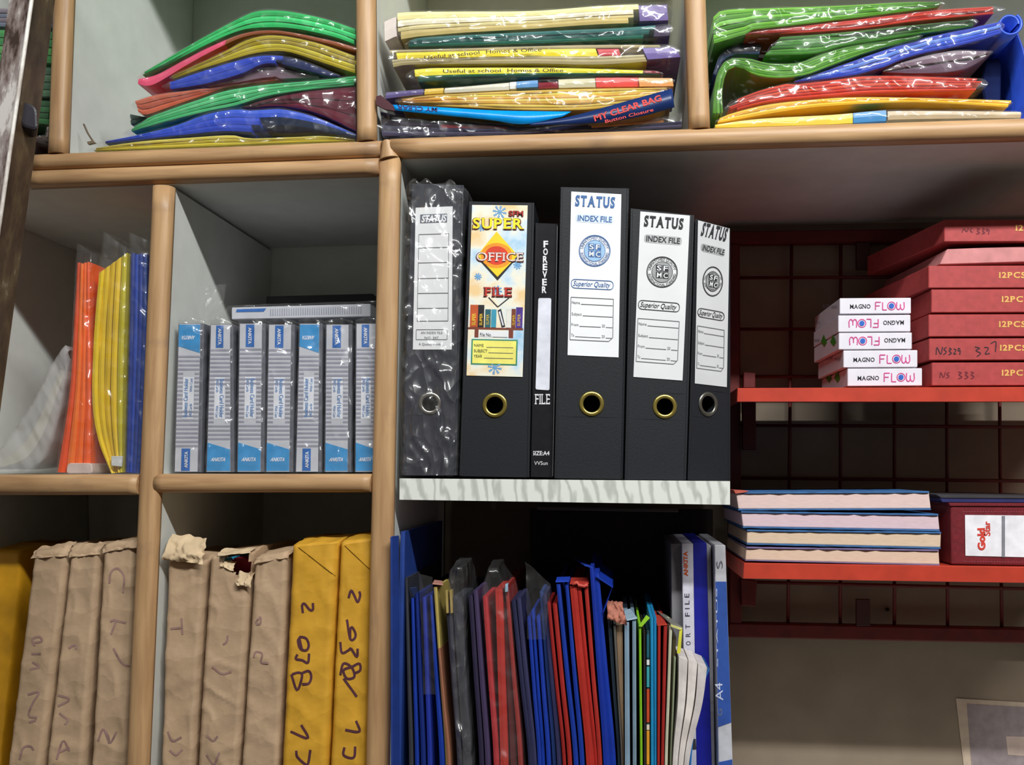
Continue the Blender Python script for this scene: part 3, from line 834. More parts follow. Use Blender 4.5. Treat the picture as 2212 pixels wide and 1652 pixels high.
# ------------------------------------------------------------------ upright coloured folders in the left bay
G5 = 'upright coloured folder bundles'
def upright(label, cols, lo, hi, n, Y, colors, film_quad, seed, depth=0.2, step=None):
    root = thing('folder_bundle', P((lo[0][0]+lo[1][0])/2, 1024, Y+depth/2), label, 'folders', G5)
    Lc = resample(lo[2] if len(lo) > 2 else [hi[0], lo[0]], 40); Rc = resample(hi[2] if len(hi) > 2 else [hi[1], lo[1]], 40)
    rnd = random.Random(seed)
    for i in range(n):
        t0 = (step[i] if step else rnd.uniform(0, 0.01))
        mb = MB()
        sheet_mesh(mb, Lc, Rc, 1-(i+0.92)/n, 1-(i+0.04)/n, t0, 1.0, Y+rnd.uniform(0, 0.006), depth, wav=0.002, seed=seed+i)
        part('folder', mb, M(colors[i % len(colors)], 0.4, 0.5, vary=0.05, scale=25), root)
    return root
o1 = upright('orange upright folders in clear wrap leaning beside the slumped bag', None, ((126, 1020), (197, 1020), [(167, 565), (160, 700), (150, 850), (124, 1020)]), ((167, 565), (196, 566), [(194, 565), (195, 700), (197, 850), (197, 1022)]), 4, 0.012,
             [(236, 84, 34), (255, 118, 40), (252, 108, 36), (244, 98, 40)], None, 11)
mb = MB(); mb.prism([P(x, y, 0.008) for x, y in rrect([(145, 1000), (198, 1000), (200, 1023), (142, 1023)], 8)], (0, 0.05, 0), 0.001); part('label', mb, M((206, 186, 178), 0.6), o1)
o2 = upright('stepped yellow upright folders in clear wrap in the middle', None, ((245, 1022), (264, 1020), [(214, 590), (203, 720), (199, 860), (212, 950), (240, 1022)]), ((214, 590), (273, 540), [(276, 545), (270, 700), (266, 860), (264, 1020)]), 5, 0.010,
             [(232, 196, 26), (222, 186, 34), (214, 176, 30), (228, 190, 40), (190, 176, 36)], None, 12, step=[0.0, 0.0, 0.0, 0.0, 0.0])
mb = MB(); mb.prism([P(x, y, 0.006) for x, y in [(240, 985), (264, 985), (262, 1008), (240, 1006)]], (0, 0.003, 0), 0.0005); part('label', mb, M((196, 198, 196), 0.6), o2)
o3 = upright('dark blue upright folders in clear wrap against the wooden post', None, ((268, 1020), (305, 1020), [(283, 545), (280, 700), (276, 860), (272, 1020)]), ((283, 545), (320, 545), [(318, 548), (317, 700), (311, 860), (302, 1022)]), 4, 0.010,
             [(22, 50, 130), (30, 70, 170), (26, 60, 150), (36, 70, 150)], None, 13)
for o, lq, rq, sd in ((o1, [(167, 525), (158, 700), (148, 850), (121, 1021)], [(199, 545), (196, 700), (197, 850), (197, 1021)], 1.0), (o2, [(222, 498), (206, 700), (200.5, 860), (203, 960), (210, 1021)], [(274, 535), (271, 700), (266, 860), (263, 1021)], 2.0), (o3, [(280, 502), (279, 700), (273, 860), (267, 1021)], [(321, 520), (318, 700), (311, 860), (303, 1021)], 3.0)):
    L_ = resample(lq, 40); R_ = resample(rq, 40)
    mb = MB(); wrap_mesh(mb, L_, R_, 0.006, 0.2, off=0.8, ext=(0, 0), amp=0.0015, seed=sd*9, n=80)
    part('plastic_wrap', mb, FILM, o, 'clear crinkled plastic wrap', smooth=True)
bundle('cloudy empty plastic bag slumped at the foot of the orange folders', [(-60, 1005), (0, 975), (50, 905), (85, 845), (115, 790), (145, 748)], [(-60, 1020), (20, 1020), (70, 1010), (105, 960), (125, 890), (150, 800)], None, Y=0.03, depth=0.14,
       group=None, ext=(0, 10), off=3, amp=0.003, name='plastic_bag', cat='plastic bag', strips=[(0.3, 0.6, 0.05, 0.9, (204, 198, 178), 'folded_layer')], film=FILM_MILKY)
settle()

# ------------------------------------------------------------------ business card holders
G6 = 'wrapped business card holders standing in a row'
CH_X = [(375, 436, 385, 442), (444, 507, 454, 505), (511, 572, 516, 575), (573, 634, 579, 638), (637, 696, 646, 698), (700, 760, 703, 762), (766, 818, 768, 820)]
CH_GREY = M((196, 198, 206), 0.4, 0.4, vary=0.02); CH_STRIPE = M((150, 150, 166), 0.5); CH_BLUE = M((58, 146, 206), 0.35, 0.5); CH_BLUE2 = M((44, 104, 180), 0.4)
CH_WHITE = M((226, 228, 236), 0.5); CH_EDGE = M((92, 94, 104), 0.5)
CH_INK = M((92, 140, 196), 0.5); CH_LAB = ['leftmost wrapped card holder, blue end up, beside the white panel', 'second wrapped card holder from the left, blue end down', 'third wrapped card holder from the left, with white crease near its base',
    'fourth wrapped card holder, middle one of the seven', 'fifth wrapped card holder from the left, blue end up', 'sixth wrapped card holder, dullest under cloudy film', 'last wrapped card holder, half hidden by the wooden post']
for i, (bl, br, tl, tr) in enumerate(CH_X):
    br -= 2; tr -= 2
    Yh = 0.012
    top = 698+(2 if i % 2 else 0); bot = 1020
    pl = frontal(Yh)
    root = thing('card_holder', P((bl+br)/2, bot, Yh+0.12), CH_LAB[i], 'card holder', G6)
    slab('case', root, [(tl, top), (tr, top), (br, bot), (bl, bot)], Yh, 0.24, CH_EDGE, 0.001)
    def X(u, v): return (lerp(lerp(tl, tr, u), lerp(bl, br, u), v), lerp(top, bot, v))
    mb = MB(); mb.prism([pl.p(*X(u, v), 0.0006) for u, v in ((0.05, 0.005), (0.88, 0.005), (0.88, 0.995), (0.05, 0.995))], (0, 0.0005, 0)); face = part('spine_card', mb, CH_GREY, root)
    flip = i in (0, 4)
    def V(v): return 1-v if flip else v
    mb = MB()
    for k in range(22):
        v = 0.17+k*0.0285
        if 0.40 < v < 0.66: 
            for u0, u1 in ((0.05, 0.26), (0.70, 0.88)): patch(mb, pl, [X(u0, V(v)), X(u1, V(v)), X(u1, V(v+0.013)), X(u0, V(v+0.013))], 0.0009)
        else: patch(mb, pl, [X(0.05, V(v)), X(0.88, V(v)), X(0.88, V(v+0.013)), X(0.05, V(v+0.013))], 0.0009)
    part('stripes', mb, CH_STRIPE, face)
    mb = MB(); patch(mb, pl, [X(0.27, 0.36), X(0.68, 0.36), X(0.68, 0.64), X(0.27, 0.64)], 0.0008); part('title_field', mb, CH_WHITE, face)
    mb = MB(); s1, s2 = (0.80, 0.845) if not flip else (0.845, 0.80)
    patch(mb, pl, [X(0.05, V(s1)), X(0.88, V(s2)), X(0.88, V(0.99)), X(0.05, V(0.99))], 0.0009); part('blue_field', mb, CH_BLUE, face)
    mb = MB(); patch(mb, pl, [X(0.28, V(0.01)), X(0.60, V(0.01)), X(0.60, V(0.16)), X(0.28, V(0.16))], 0.0009); part('blue_tab', mb, CH_BLUE2, face)
    it = []
    if not flip:
        it = [('ANKITA', X(0.18, 0.925), X(0.70, 0.925), 8, dict(bold=0.03, shear=0.1)), ('ANKITA', X(0.38, 0.03), X(0.38, 0.14), 7, dict(bold=0.03))]
        iv = [('Business Card Holder', X(0.48, 0.37), X(0.48, 0.63), 9, dict(bold=0.012)), ('240 Cards', X(0.33, 0.37), X(0.33, 0.46), 6, {}), ('With Case', X(0.33, 0.55), X(0.33, 0.63), 6, {})]
    else:
        it = [('ANKITA', X(0.70, 0.085), X(0.18, 0.085), 8, dict(bold=0.03, shear=0.1)), ('ANKITA', X(0.52, 0.97), X(0.52, 0.86), 7, dict(bold=0.03))]
        iv = [('Business Card Holder', X(0.46, 0.63), X(0.46, 0.37), 9, dict(bold=0.012)), ('240 Cards', X(0.63, 0.63), X(0.63, 0.54), 6, {}), ('With Case', X(0.63, 0.46), X(0.63, 0.37), 6, {})]
    words(face, pl, CH_WHITE, it, off=0.0013); words(face, pl, CH_INK, iv, off=0.0012)
    L_ = resample([(tl, top-8), (bl-.5, bot)], 40); R_ = resample([(tr+.5, top-8), (br+.5, bot)], 40)
    mb = MB(); wrap_mesh(mb, L_, R_, Yh-0.0035, 0.235, off=0.2, ext=(4, 0), amp=0.0016, seed=40+i*5, n=70)
    part('plastic_wrap', mb, FILM if i != 5 else FILM_HEAVY, root, 'clear crinkled plastic wrap', smooth=True)
LY = thing('card_holder', P(660, 694, 0.2), 'wrapped card holder lying flat across the tops of the standing ones', 'card holder')
mb = MB(); mb.prism([P(500, 664, 0.10), P(800, 656, 0.10), P(800, 684, 0.10), P(500, 690, 0.10)], (0, 0.09, 0), 0.001); part('case', mb, CH_GREY, LY)
pl = frontal(0.10)
mb = MB(); patch(mb, pl, [(512, 668), (575, 666), (570, 673), (510, 674)], 0.0006); part('blue_field', mb, CH_BLUE2, LY)
mb = MB()
for k in range(40): line(mb, pl, (585+k*5, 667-k*0.13), (585+k*5, 682-k*0.13), 1.6, 0.0006)
part('stripes', mb, CH_STRIPE, LY)
L_ = resample([(492, 660), (650, 655), (812, 650)], 30); R_ = resample([(492, 692), (650, 688), (812, 684)], 30)
mb = MB(); wrap_mesh(mb, L_, R_, 0.094, 0.1, off=0.5, ext=(6, 0), amp=0.002, seed=77); part('plastic_wrap', mb, FILM_THIN, LY, smooth=True)
TB = thing('plastic_bag_tail', P(465, 696, 0.02), 'stiff clear film tab sticking up above the card holders', 'plastic film')
film_sheet('film', TB, [(445, 617), (490, 615), (478, 690), (444, 694)], 0.02, FILM_HEAVY, seed=5.5, amp=0.004, back=0.03)
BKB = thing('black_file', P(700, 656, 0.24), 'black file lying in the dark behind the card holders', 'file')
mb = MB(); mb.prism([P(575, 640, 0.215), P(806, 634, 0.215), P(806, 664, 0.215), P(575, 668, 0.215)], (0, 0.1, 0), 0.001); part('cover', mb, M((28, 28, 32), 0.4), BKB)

# ------------------------------------------------------------------ lever arch files
def lever_file(label, quad, Ys, mat, ring=None, ringmat=BRASS, depth=0.26, group='black lever arch files on the marbled shelf', name='lever_arch_file', rr=29, th=0.003):
    """quad: pixel corners TL,TR,BR,BL of the spine; Ys: depth of its two upright edges"""
    TL, TR, BR, BL = quad
    o = P(*BL, Ys[0]); xr = P(*BR, Ys[1]); tl = P(*TL, Ys[0])
    pl = Plane(o, xr, tl)
    root = thing(name, (o+xr)/2+Vector((0, 0.01, 0)), label, 'file', group)
    c = [pl.p(*TL), pl.p(*TR), pl.p(*BR), pl.p(*BL)]
    # spine plate with the finger hole cut out
    mb = MB()
    if ring:
        ux, uz = pl.X, pl.Z
        cc = pl.p(*ring)
        rad = rr*0.78*(cc-CAM).length/F*0.93
        n = 32; sq = rad*1.35
        circ = []; squ = []
        for k in range(n):
            a = 2*math.pi*k/n
            d = Vector((math.cos(a), math.sin(a)))
            m = sq/max(abs(d.x), abs(d.y))
            circ.append(cc+ux*d.x*rad+uz*d.y*rad); squ.append(cc+ux*d.x*m+uz*d.y*m)
        V = mb.grid([circ, squ], closed=True)
        for f in mb.bm.faces: f.smooth = False
        mb.grid([circ, [p-pl.N*0.012 for p in circ]], closed=True)
        def edge(t, left): return (c[3] if left else c[2]).lerp(c[0] if left else c[1], t)
        h = (c[0]-c[3]).length
        zc = (cc-c[3]).dot((c[0]-c[3]).normalized())
        t0, t1 = (zc-sq)/h, (zc+sq)/h
        s00, s01, s10, s11 = cc-ux*sq-uz*sq, cc+ux*sq-uz*sq, cc-ux*sq+uz*sq, cc+ux*sq+uz*sq
        l0, l1, r0, r1 = edge(t0, 1), edge(t1, 1), edge(t0, 0), edge(t1, 0)
        mb.quad(c[3], c[2], r0, l0); mb.quad(l1, r1, c[1], c[0])
        mb.quad(l0, s00, s10, l1); mb.quad(s01, r0, r1, s11)
        mb.poly([l0, r0, s01, s00]); mb.poly([l1, s10, s11, r1])
    else:
        mb.prism(c, -pl.N*th, 0.0006)
    spine = part('spine', mb, mat, root)
    D = Vector((0, depth, 0))
    for a, b, s in ((c[0], c[3], 1), (c[1], c[2], -1)):
        mb = MB(); x = pl.X*s*th
        q = [b+pl.N*0.0006, b+x+pl.N*0.0006, a+x+pl.N*0.0006, a+pl.N*0.0006]
        mb.prism(q, D, 0.0008, 2); part('cover', mb, mat, root)
    ins = MB(); BK_ = Vector((0, 0.05, 0))
    q = [c[3]+pl.X*0.005+BK_+pl.Z*0.004, c[2]-pl.X*0.005+BK_+pl.Z*0.004, c[1]-pl.X*0.005+BK_-pl.Z*0.02, c[0]+pl.X*0.005+BK_-pl.Z*0.02]
    ins.prism(q, Vector((0, depth-0.06, 0))); part('inner_mechanism', ins, M((24, 24, 26), 0.6), root)
    if ring:
        mb = MB(); R1 = rad*1.03; r2 = rad*0.17; rows = []
        for k in range(40):
            a = 2*math.pi*k/40
            d = ux*math.cos(a)+uz*math.sin(a)
            rows.append([cc+d*(R1+r2*1.25*math.cos(b))+pl.N*(0.0006+r2*0.65*math.sin(b)) for b in [2*math.pi*j/10 for j in range(10)]])
        rows.append(rows[0]); mb.grid(rows, closed=True)
        part('finger_ring', mb, ringmat, root, smooth=True)
    return root, pl

def label_part(root, pl, q, mat=LABEL, off=0.0006, name='label'):
    mb = MB(); mb.prism([pl.p(x, y, off) for x, y in q], pl.N*0.0003); return part(name, mb, mat, root)

def interp_quad(q):
    TL, TR, BR, BL = [Vector(p) for p in q]
    return lambda u, v: tuple(TL.lerp(TR, u).lerp(BL.lerp(BR, u), v))

# 1 wrapped file
f1, pl = lever_file('tall dark file in loose creased clear wrap beside the wooden post', [(890, 396), (1002, 400), (986, 1027), (868, 1027)], (0.006, 0.012), M((34, 37, 48), 0.5, 0.35, vary=0.1, scale=300), ring=(929, 871), ringmat=STEEL, rr=27)
q = [(898, 449), (978, 446), (976, 755), (892, 755)]; lab = label_part(f1, pl, q); Q = interp_quad(q)
mb = MB(); patch(mb, pl, [Q(.13, .05), Q(.85, .05), Q(.85, .11), Q(.13, .11)], 0.0014); part('title_field', mb, M((92, 98, 112), 0.5), lab)
words(lab, pl, M((236, 238, 244), 0.5), [('STATUS', Q(.16, .105), Q(.82, .105), 15, dict(bold=0.03, shear=0.06))], off=0.0018)
mb = MB()
for v in (.19, .285, .39, .50, .605, .71, .80): line(mb, pl, Q(.1, v), Q(.9, v), 1.2, 0.0014)
line(mb, pl, Q(.1, .19), Q(.1, .80), 1.0, 0.0014); line(mb, pl, Q(.9, .19), Q(.9, .80), 1.0, 0.0014)
outline(mb, pl, [Q(.08, .86), Q(.88, .86), Q(.88, .93), Q(.08, .93)], 1.0, 0.0014)
part('ruled_lines', mb, INK_GREY, lab)
words(lab, pl, INK_GREY, [('AN INDEX FILE', Q(.2, .89), Q(.76, .89), 5, {}), ('NO. 347', Q(.3, .925), Q(.66, .925), 5, {}), ('A Quality Product', Q(.15, .97), Q(.80, .97), 5, {})], off=0.0016)

# 2 colourful label
f2, pl = lever_file('black file with colourful printed label of diamond and books', [(1013, 435), (1154, 438), (1143, 1031), (992, 1028)], (0.004, 0.004), BLACK_BOARD, ring=(1069, 875), rr=30)
q = [(1020, 443), (1140, 444), (1129, 814), (1008, 811)]
def frost_mat():
    m, nt, b = base_mat('frosted_blue_cream_print'); b.inputs['Roughness'].default_value = 0.45
    tc = nt.nodes.new('ShaderNodeTexCoord'); n = nt.nodes.new('ShaderNodeTexNoise'); n.inputs['Scale'].default_value = 26; n.inputs['Detail'].default_value = 6
    nt.links.new(tc.outputs['Object'], n.inputs['Vector'])
    r = nt.nodes.new('ShaderNodeValToRGB'); e = r.color_ramp.elements
    e[0].position = 0.30; e[0].color = rgb((150, 196, 232)); e[1].position = 0.66; e[1].color = rgb((240, 206, 150))
    k = e.new(0.42); k.color = rgb((206, 226, 238)); k = e.new(0.52); k.color = rgb((240, 236, 218))
    nt.links.new(n.outputs['Fac'], r.inputs[0]); nt.links.new(r.outputs[0], b.inputs['Base Color'])
    return m
lab = label_part(f2, pl, q, frost_mat()); Q = interp_quad(q)
mb = MB()
for cx, cy, s in ((.5, .04, 15), (.5, .95, 15), (.5, .30, 10), (.18, .13, 9), (.85, .35, 9), (.15, .42, 8), (.5, .5, 11)):
    c0 = Q(cx, cy)
    for k in range(8):
        a = math.pi*k/4+0.2; e1 = (c0[0]+s*math.cos(a), c0[1]+s*math.sin(a))
        x_, y_ = Q(0.01, 0.005); 
        e1 = (min(max(e1[0], Q(0.02, cy)[0]), Q(0.98, cy)[0]), min(max(e1[1], Q(0.5, 0.005)[1]), Q(0.5, 0.995)[1]))
        line(mb, pl, c0, e1, 2.4, 0.0011)
        for r_ in (0.55, 0.8):
            m_ = (lerp(c0[0], e1[0], r_), lerp(c0[1], e1[1], r_))
            for da in (0.8, -0.8):
                e2 = (m_[0]+s*0.22*math.cos(a+da), m_[1]+s*0.22*math.sin(a+da))
                if Q(0.5, 0.004)[1] < e2[1] < Q(0.5, 0.996)[1]: line(mb, pl, m_, e2, 1.6, 0.0011)
part('snowflakes', mb, M((110, 166, 214), 0.5), lab)
dc = Q(.47, .295)
mb = MB(); patch(mb, pl, [(dc[0]-44, dc[1]+3), (dc[0]-36, dc[1]-2), (dc[0]+2, dc[1]+44), (dc[0]+38, dc[1]-2), (dc[0]+46, dc[1]+3), (dc[0]+2, dc[1]+54)], 0.0012); part('chevron', mb, M((36, 36, 40), 0.5), lab)
mb = MB(); patch(mb, pl, [(dc[0], dc[1]-52), (dc[0]+46, dc[1]), (dc[0]+2, dc[1]+46), (dc[0]-42, dc[1])], 0.0014); part('diamond', mb, M((246, 210, 40), 0.5, vary=0.02), lab)
mb = MB(); disc2d(mb, pl, dc, 34, 27, 0.00155); part('orange_glow_print', mb, M((240, 150, 36), 0.5), lab)
mb = MB(); disc2d(mb, pl, dc, 25, 20, 0.0017); part('red_oval', mb, M((214, 62, 36), 0.5), lab)
words(lab, pl, M((90, 24, 24), 0.5), [('SUPER', Q(.015, .14), Q(.955, .14), 24, dict(bold=0.055, serif=True)), ('OFFICE', Q(.10, .33), Q(.96, .33), 20, dict(bold=0.035, serif=True)), ('FILE', Q(.255, .535), Q(.77, .535), 20, dict(bold=0.04, serif=True)), ('SFM', Q(.66, .065), Q(.93, .065), 12, dict(bold=0.05))], off=0.0019, name='lettering_outline')
words(lab, pl, M((248, 226, 40), 0.5), [('SUPER', Q(.03, .137), Q(.94, .137), 22, dict(bold=0.025, serif=True))], off=0.0023)
words(lab, pl, M((232, 214, 206), 0.5), [('OFFICE', Q(.115, .327), Q(.945, .327), 18, dict(bold=0.005, serif=True))], off=0.0023)
words(lab, pl, M((196, 52, 40), 0.5), [('FILE', Q(.27, .532), Q(.755, .532), 18, dict(bold=0.005, serif=True)), ('SFM', Q(.67, .062), Q(.92, .062), 10, dict(bold=0.0))], off=0.0023)
mb = MB(); line(mb, pl, Q(.35, .54), Q(.52, .595), 2, 0.0014); line(mb, pl, Q(.72, .54), Q(.52, .595), 2, 0.0014); part('arrow_lines', mb, INK, lab)
bk = [(.03, .17, .585, .715, (190, 84, 40)), (.17, .28, .585, .715, (34, 30, 34)), (.30, .40, .61, .715, (40, 96, 106)), (.41, .50, .61, .715, (60, 150, 176)), (.68, .76, .605, .715, (226, 224, 216)), (.77, .845, .605, .715, (120, 60, 40)), (.85, .97, .595, .715, (76, 50, 140))]
for u0, u1, v0, v1, c0 in bk:
    mb = MB(); patch(mb, pl, [Q(u0, v0), Q(u1, v0), Q(u1, v1), Q(u0, v1)], 0.0013); part('printed_book', mb, M(c0, 0.5), lab)
mb = MB(); patch(mb, pl, [Q(.52, .615), Q(.58, .605), Q(.665, .71), Q(.60, .715)], 0.0013); part('printed_book', mb, M((40, 44, 60), 0.5), lab)
mb = MB(); patch(mb, pl, [Q(.54, .625), Q(.565, .62), Q(.64, .70), Q(.615, .705)], 0.0016); part('printed_book', mb, M((226, 226, 230), 0.5), lab)
words(lab, pl, M((230, 190, 60), 0.5), [('SUPER', Q(.13, .705), Q(.13, .635), 8, dict(bold=0.02)), ('SUPER', Q(.25, .705), Q(.25, .635), 6, dict(bold=0.02)), ('SUPER', Q(.37, .70), Q(.37, .64), 6, {}), ('SUPER', Q(.93, .705), Q(.93, .635), 6, {}), ('SUPER', Q(.83, .70), Q(.83, .64), 5, {})], off=0.0016)
mb = MB(); patch(mb, pl, [Q(.0, .717), Q(.985, .717), Q(.985, .728), Q(.0, .728)], 0.0013); patch(mb, pl, [Q(.12, .728), Q(.19, .728), Q(.19, .775), Q(.12, .775)], 0.0013); patch(mb, pl, [Q(.73, .728), Q(.81, .728), Q(.81, .775), Q(.73, .775)], 0.0013); part('printed_shelf', mb, M((126, 62, 46), 0.5), lab)
mb = MB(); patch(mb, pl, [Q(.2, .735), Q(.725, .735), Q(.725, .772), Q(.2, .772)], 0.0012); part('number_field', mb, LABEL, lab)
words(lab, pl, INK, [('File No. ________', Q(.22, .768), Q(.71, .768), 7, {})], off=0.0016)
mb = MB(); patch(mb, pl, [Q(.07, .785), Q(.895, .785), Q(.895, .935), Q(.07, .935)], 0.0012); part('form_border', mb, M((60, 140, 110), 0.5), lab)
mb = MB(); patch(mb, pl, [Q(.095, .793), Q(.87, .793), Q(.87, .927), Q(.095, .927)], 0.0014); part('form_field', mb, M((246, 236, 120), 0.5), lab)
words(lab, pl, M((80, 90, 70), 0.5), [('NAME', Q(.12, .83), Q(.29, .83), 6, {}), ('SUBJECT', Q(.12, .862), Q(.36, .862), 6, {}), ('YEAR', Q(.12, .893), Q(.27, .893), 6, {})], off=0.0018)
mb = MB(); line(mb, pl, Q(.34, .832), Q(.82, .832), 1, .0018); line(mb, pl, Q(.38, .864), Q(.82, .864), 1, .0018); line(mb, pl, Q(.3, .895), Q(.82, .895), 1, .0018); part('ruled_lines', mb, INK_GREY, lab)

# 3 thin file
f3, pl = lever_file('thin glossy black file with white slot between two thick files', [(1156, 481), (1206, 483), (1195, 1031), (1146, 1030)], (0.010, 0.010), M((30, 30, 34), 0.25, 0.5, vary=0.1, scale=80), name='thin_file')
label_part(f3, pl, rrect([(1163, 644), (1191, 644), (1187, 843), (1157, 841)], 4), M((222, 224, 236), 0.4))
wm = M((226, 226, 230), 0.5)
words(f3, pl, wm, [(ch, (1174-k*0.55, 534+k*16.4), (1184-k*0.55, 534+k*16.4), 14, dict(bold=0.035)) for k, ch in enumerate('FOREVER')] + [('FILE', (1155, 873), (1188, 873), 22, dict(bold=0.0, serif=True)), ('SIZE:A4', (1150, 983), (1187, 983), 9, dict(bold=0.02)), ('VVSun', (1154, 1004), (1183, 1004), 8, {})])
mb = MB(); line(mb, pl, (1204, 488), (1194, 1028), 1.2, 0.0006); part('worn_edge', mb, M((120, 120, 124), 0.5), f3)

def status_file(label, quad, Ys, q, ring, ink, tint, rmat, rr, rx=1.0, head_h=23):
    f, pl = lever_file(label, quad, Ys, BLACK_BOARD, ring=ring, ringmat=rmat, rr=rr)
    lab = label_part(f, pl, q, M(tint[0], 0.5, 0.3, vary=0.02, scale=25)); Q = interp_quad(q)
    words(lab, pl, ink, [('STATUS', Q(.08, .085), Q(.87, .085), head_h, dict(bold=0.045, serif=True))], off=0.0014)
    mb = MB(); mb.poly([pl.p(x, y, 0.0011) for x, y in rrect([Q(.10, .135), Q(.86, .135), Q(.86, .185), Q(.10, .185)], 7)]); part('title_field', mb, M(tint[1], 0.5), lab)
    words(lab, pl, ink, [('INDEX FILE', Q(.14, .176), Q(.82, .176), 12, dict(bold=0.02))], off=0.0014)
    c = Q(.49, .355)
    r = (Vector(Q(1, .3))-Vector(Q(0, .3))).length*0.315
    ry = r/rx
    mb = MB(); ring2d(mb, pl, c, r, ry, 1.4, 0.0014); ring2d(mb, pl, c, r*.94, ry*.94, 0.8, 0.0014); ring2d(mb, pl, c, r*.68, ry*.68, 1.0, 0.0014); part('seal_rings', mb, ink, lab)
    mb = MB(); disc2d(mb, pl, c, r*.67, ry*.67, 0.0012); part('seal_ground', mb, M(tint[2], 0.5), lab)
    # skew of the label so that the seal letters sit straight on it
    ex = (Vector(Q(1, .355))-Vector(Q(0, .355))).normalized()
    mb = MB()
    for k, (dx, dy) in enumerate(((-.20, -.23), (.20, -.23), (-.20, .20), (.20, .20))):
        cc = Vector(c)+ex*(dx*r*1.05)+Vector((0, dy*ry*1.05)); a = .19*r; b_ = .20*ry
        patch(mb, pl, [tuple(cc-ex*a+Vector((0, -b_))), tuple(cc+ex*a+Vector((0, -b_))), tuple(cc+ex*a+Vector((0, b_))), tuple(cc-ex*a+Vector((0, b_)))], 0.0015)
    part('seal_squares', mb, ink, lab)
    it = []
    for k, (dx, dy, ch) in enumerate(((-.20, -.23, 'S'), (.20, -.23, 'F'), (-.20, .20, 'M'), (.20, .20, 'C'))):
        cc = Vector(c)+ex*(dx*r*1.05)+Vector((0, dy*ry*1.05))
        it.append((ch, tuple(cc-ex*.14*r+Vector((0, .155*ry))), tuple(cc+ex*.14*r+Vector((0, .155*ry))), .31*ry, dict(bold=0.01)))
    words(lab, pl, M((236, 238, 240), 0.5), it, off=0.0018)
    words(lab, pl, ink, [('UNMATCHED QUALITY', (0, 0), (1, 0), r*.17, dict(arc=(c[0], c[1], r*.735, -80, 80))), ('INTERNATIONAL STANDARD', (0, 0), (1, 0), r*.17, dict(arc=(c[0], c[1], r*.9, 262, 98)))], off=0.0014, name='seal_lettering')
    mb = MB(); outline(mb, pl, rrect([Q(.04, .535), Q(.87, .535), Q(.87, .588), Q(.04, .588)], 9), 1.4, 0.0014); part('motto_border', mb, ink, lab)
    words(lab, pl, ink, [('Superior Quality', Q(.075, .575), Q(.80, .575), 11, dict(shear=0.03, bold=0.008))], off=0.0014)
    mb = MB()
    for a, b in (((.04, .645), (.88, .645)), ((.04, .905), (.80, .905)), ((.04, .645), (.04, .905)), ((.88, .645), (.88, .88)), ((.80, .905), (.88, .88))): line(mb, pl, Q(*a), Q(*b), 1.2, 0.0014)
    for v, u1 in ((.685, .24), (.755, .28), (.82, .22), (.885, .14)):
        if v < .8: line(mb, pl, Q(u1, v), Q(.87, v), 1.1, 0.0014)
        else: line(mb, pl, Q(u1, v), Q(.64, v), 1.1, 0.0014); line(mb, pl, Q(.74, v), Q(.87, v), 1.1, 0.0014)
    part('ruled_lines', mb, INK_GREY, lab)
    words(lab, pl, INK_GREY, [('Name', Q(.06, .685), Q(.22, .685), 6, {}), ('Subject', Q(.06, .755), Q(.26, .755), 6, {}), ('From', Q(.06, .82), Q(.20, .82), 6, {}), ('To', Q(.06, .885), Q(.12, .885), 6, {}), ('20', Q(.66, .82), Q(.72, .82), 6, {}), ('20', Q(.66, .885), Q(.72, .885), 6, {})], off=0.0014)
    return f
status_file('tallest black file with blue lettered white label and brass ring', [(1211, 404), (1359, 407), (1346, 1035), (1197, 1033)], (0.002, 0.010), [(1234, 414), (1342, 420), (1336, 772), (1226, 767)], (1278, 872), INK_BLUE, ((236, 238, 242), (206, 218, 234), (150, 186, 222)), BRASS, 30)
status_file('black file with grey lettered label and brass ring, tilted', [(1362, 450), (1500, 465), (1482, 1037), (1349, 1036)], (0.004, 0.014), [(1383, 457), (1490, 466), (1474, 822), (1368, 814)], (1436, 878), INK, ((220, 221, 224), (172, 174, 176), (150, 152, 154)), BRASS, 29)
status_file('black file turned aside with dull ring at the shelf end', [(1502, 472), (1577, 493), (1577, 1039), (1485, 1037)], (0.018, 0.056), [(1507, 476), (1575, 494), (1569, 836), (1500, 828)], (1529, 873), INK, ((206, 207, 210), (164, 166, 168), (146, 148, 150)), M((120, 118, 110), 0.3, 0.5, metal=0.8), 29, rx=0.68, head_h=28)

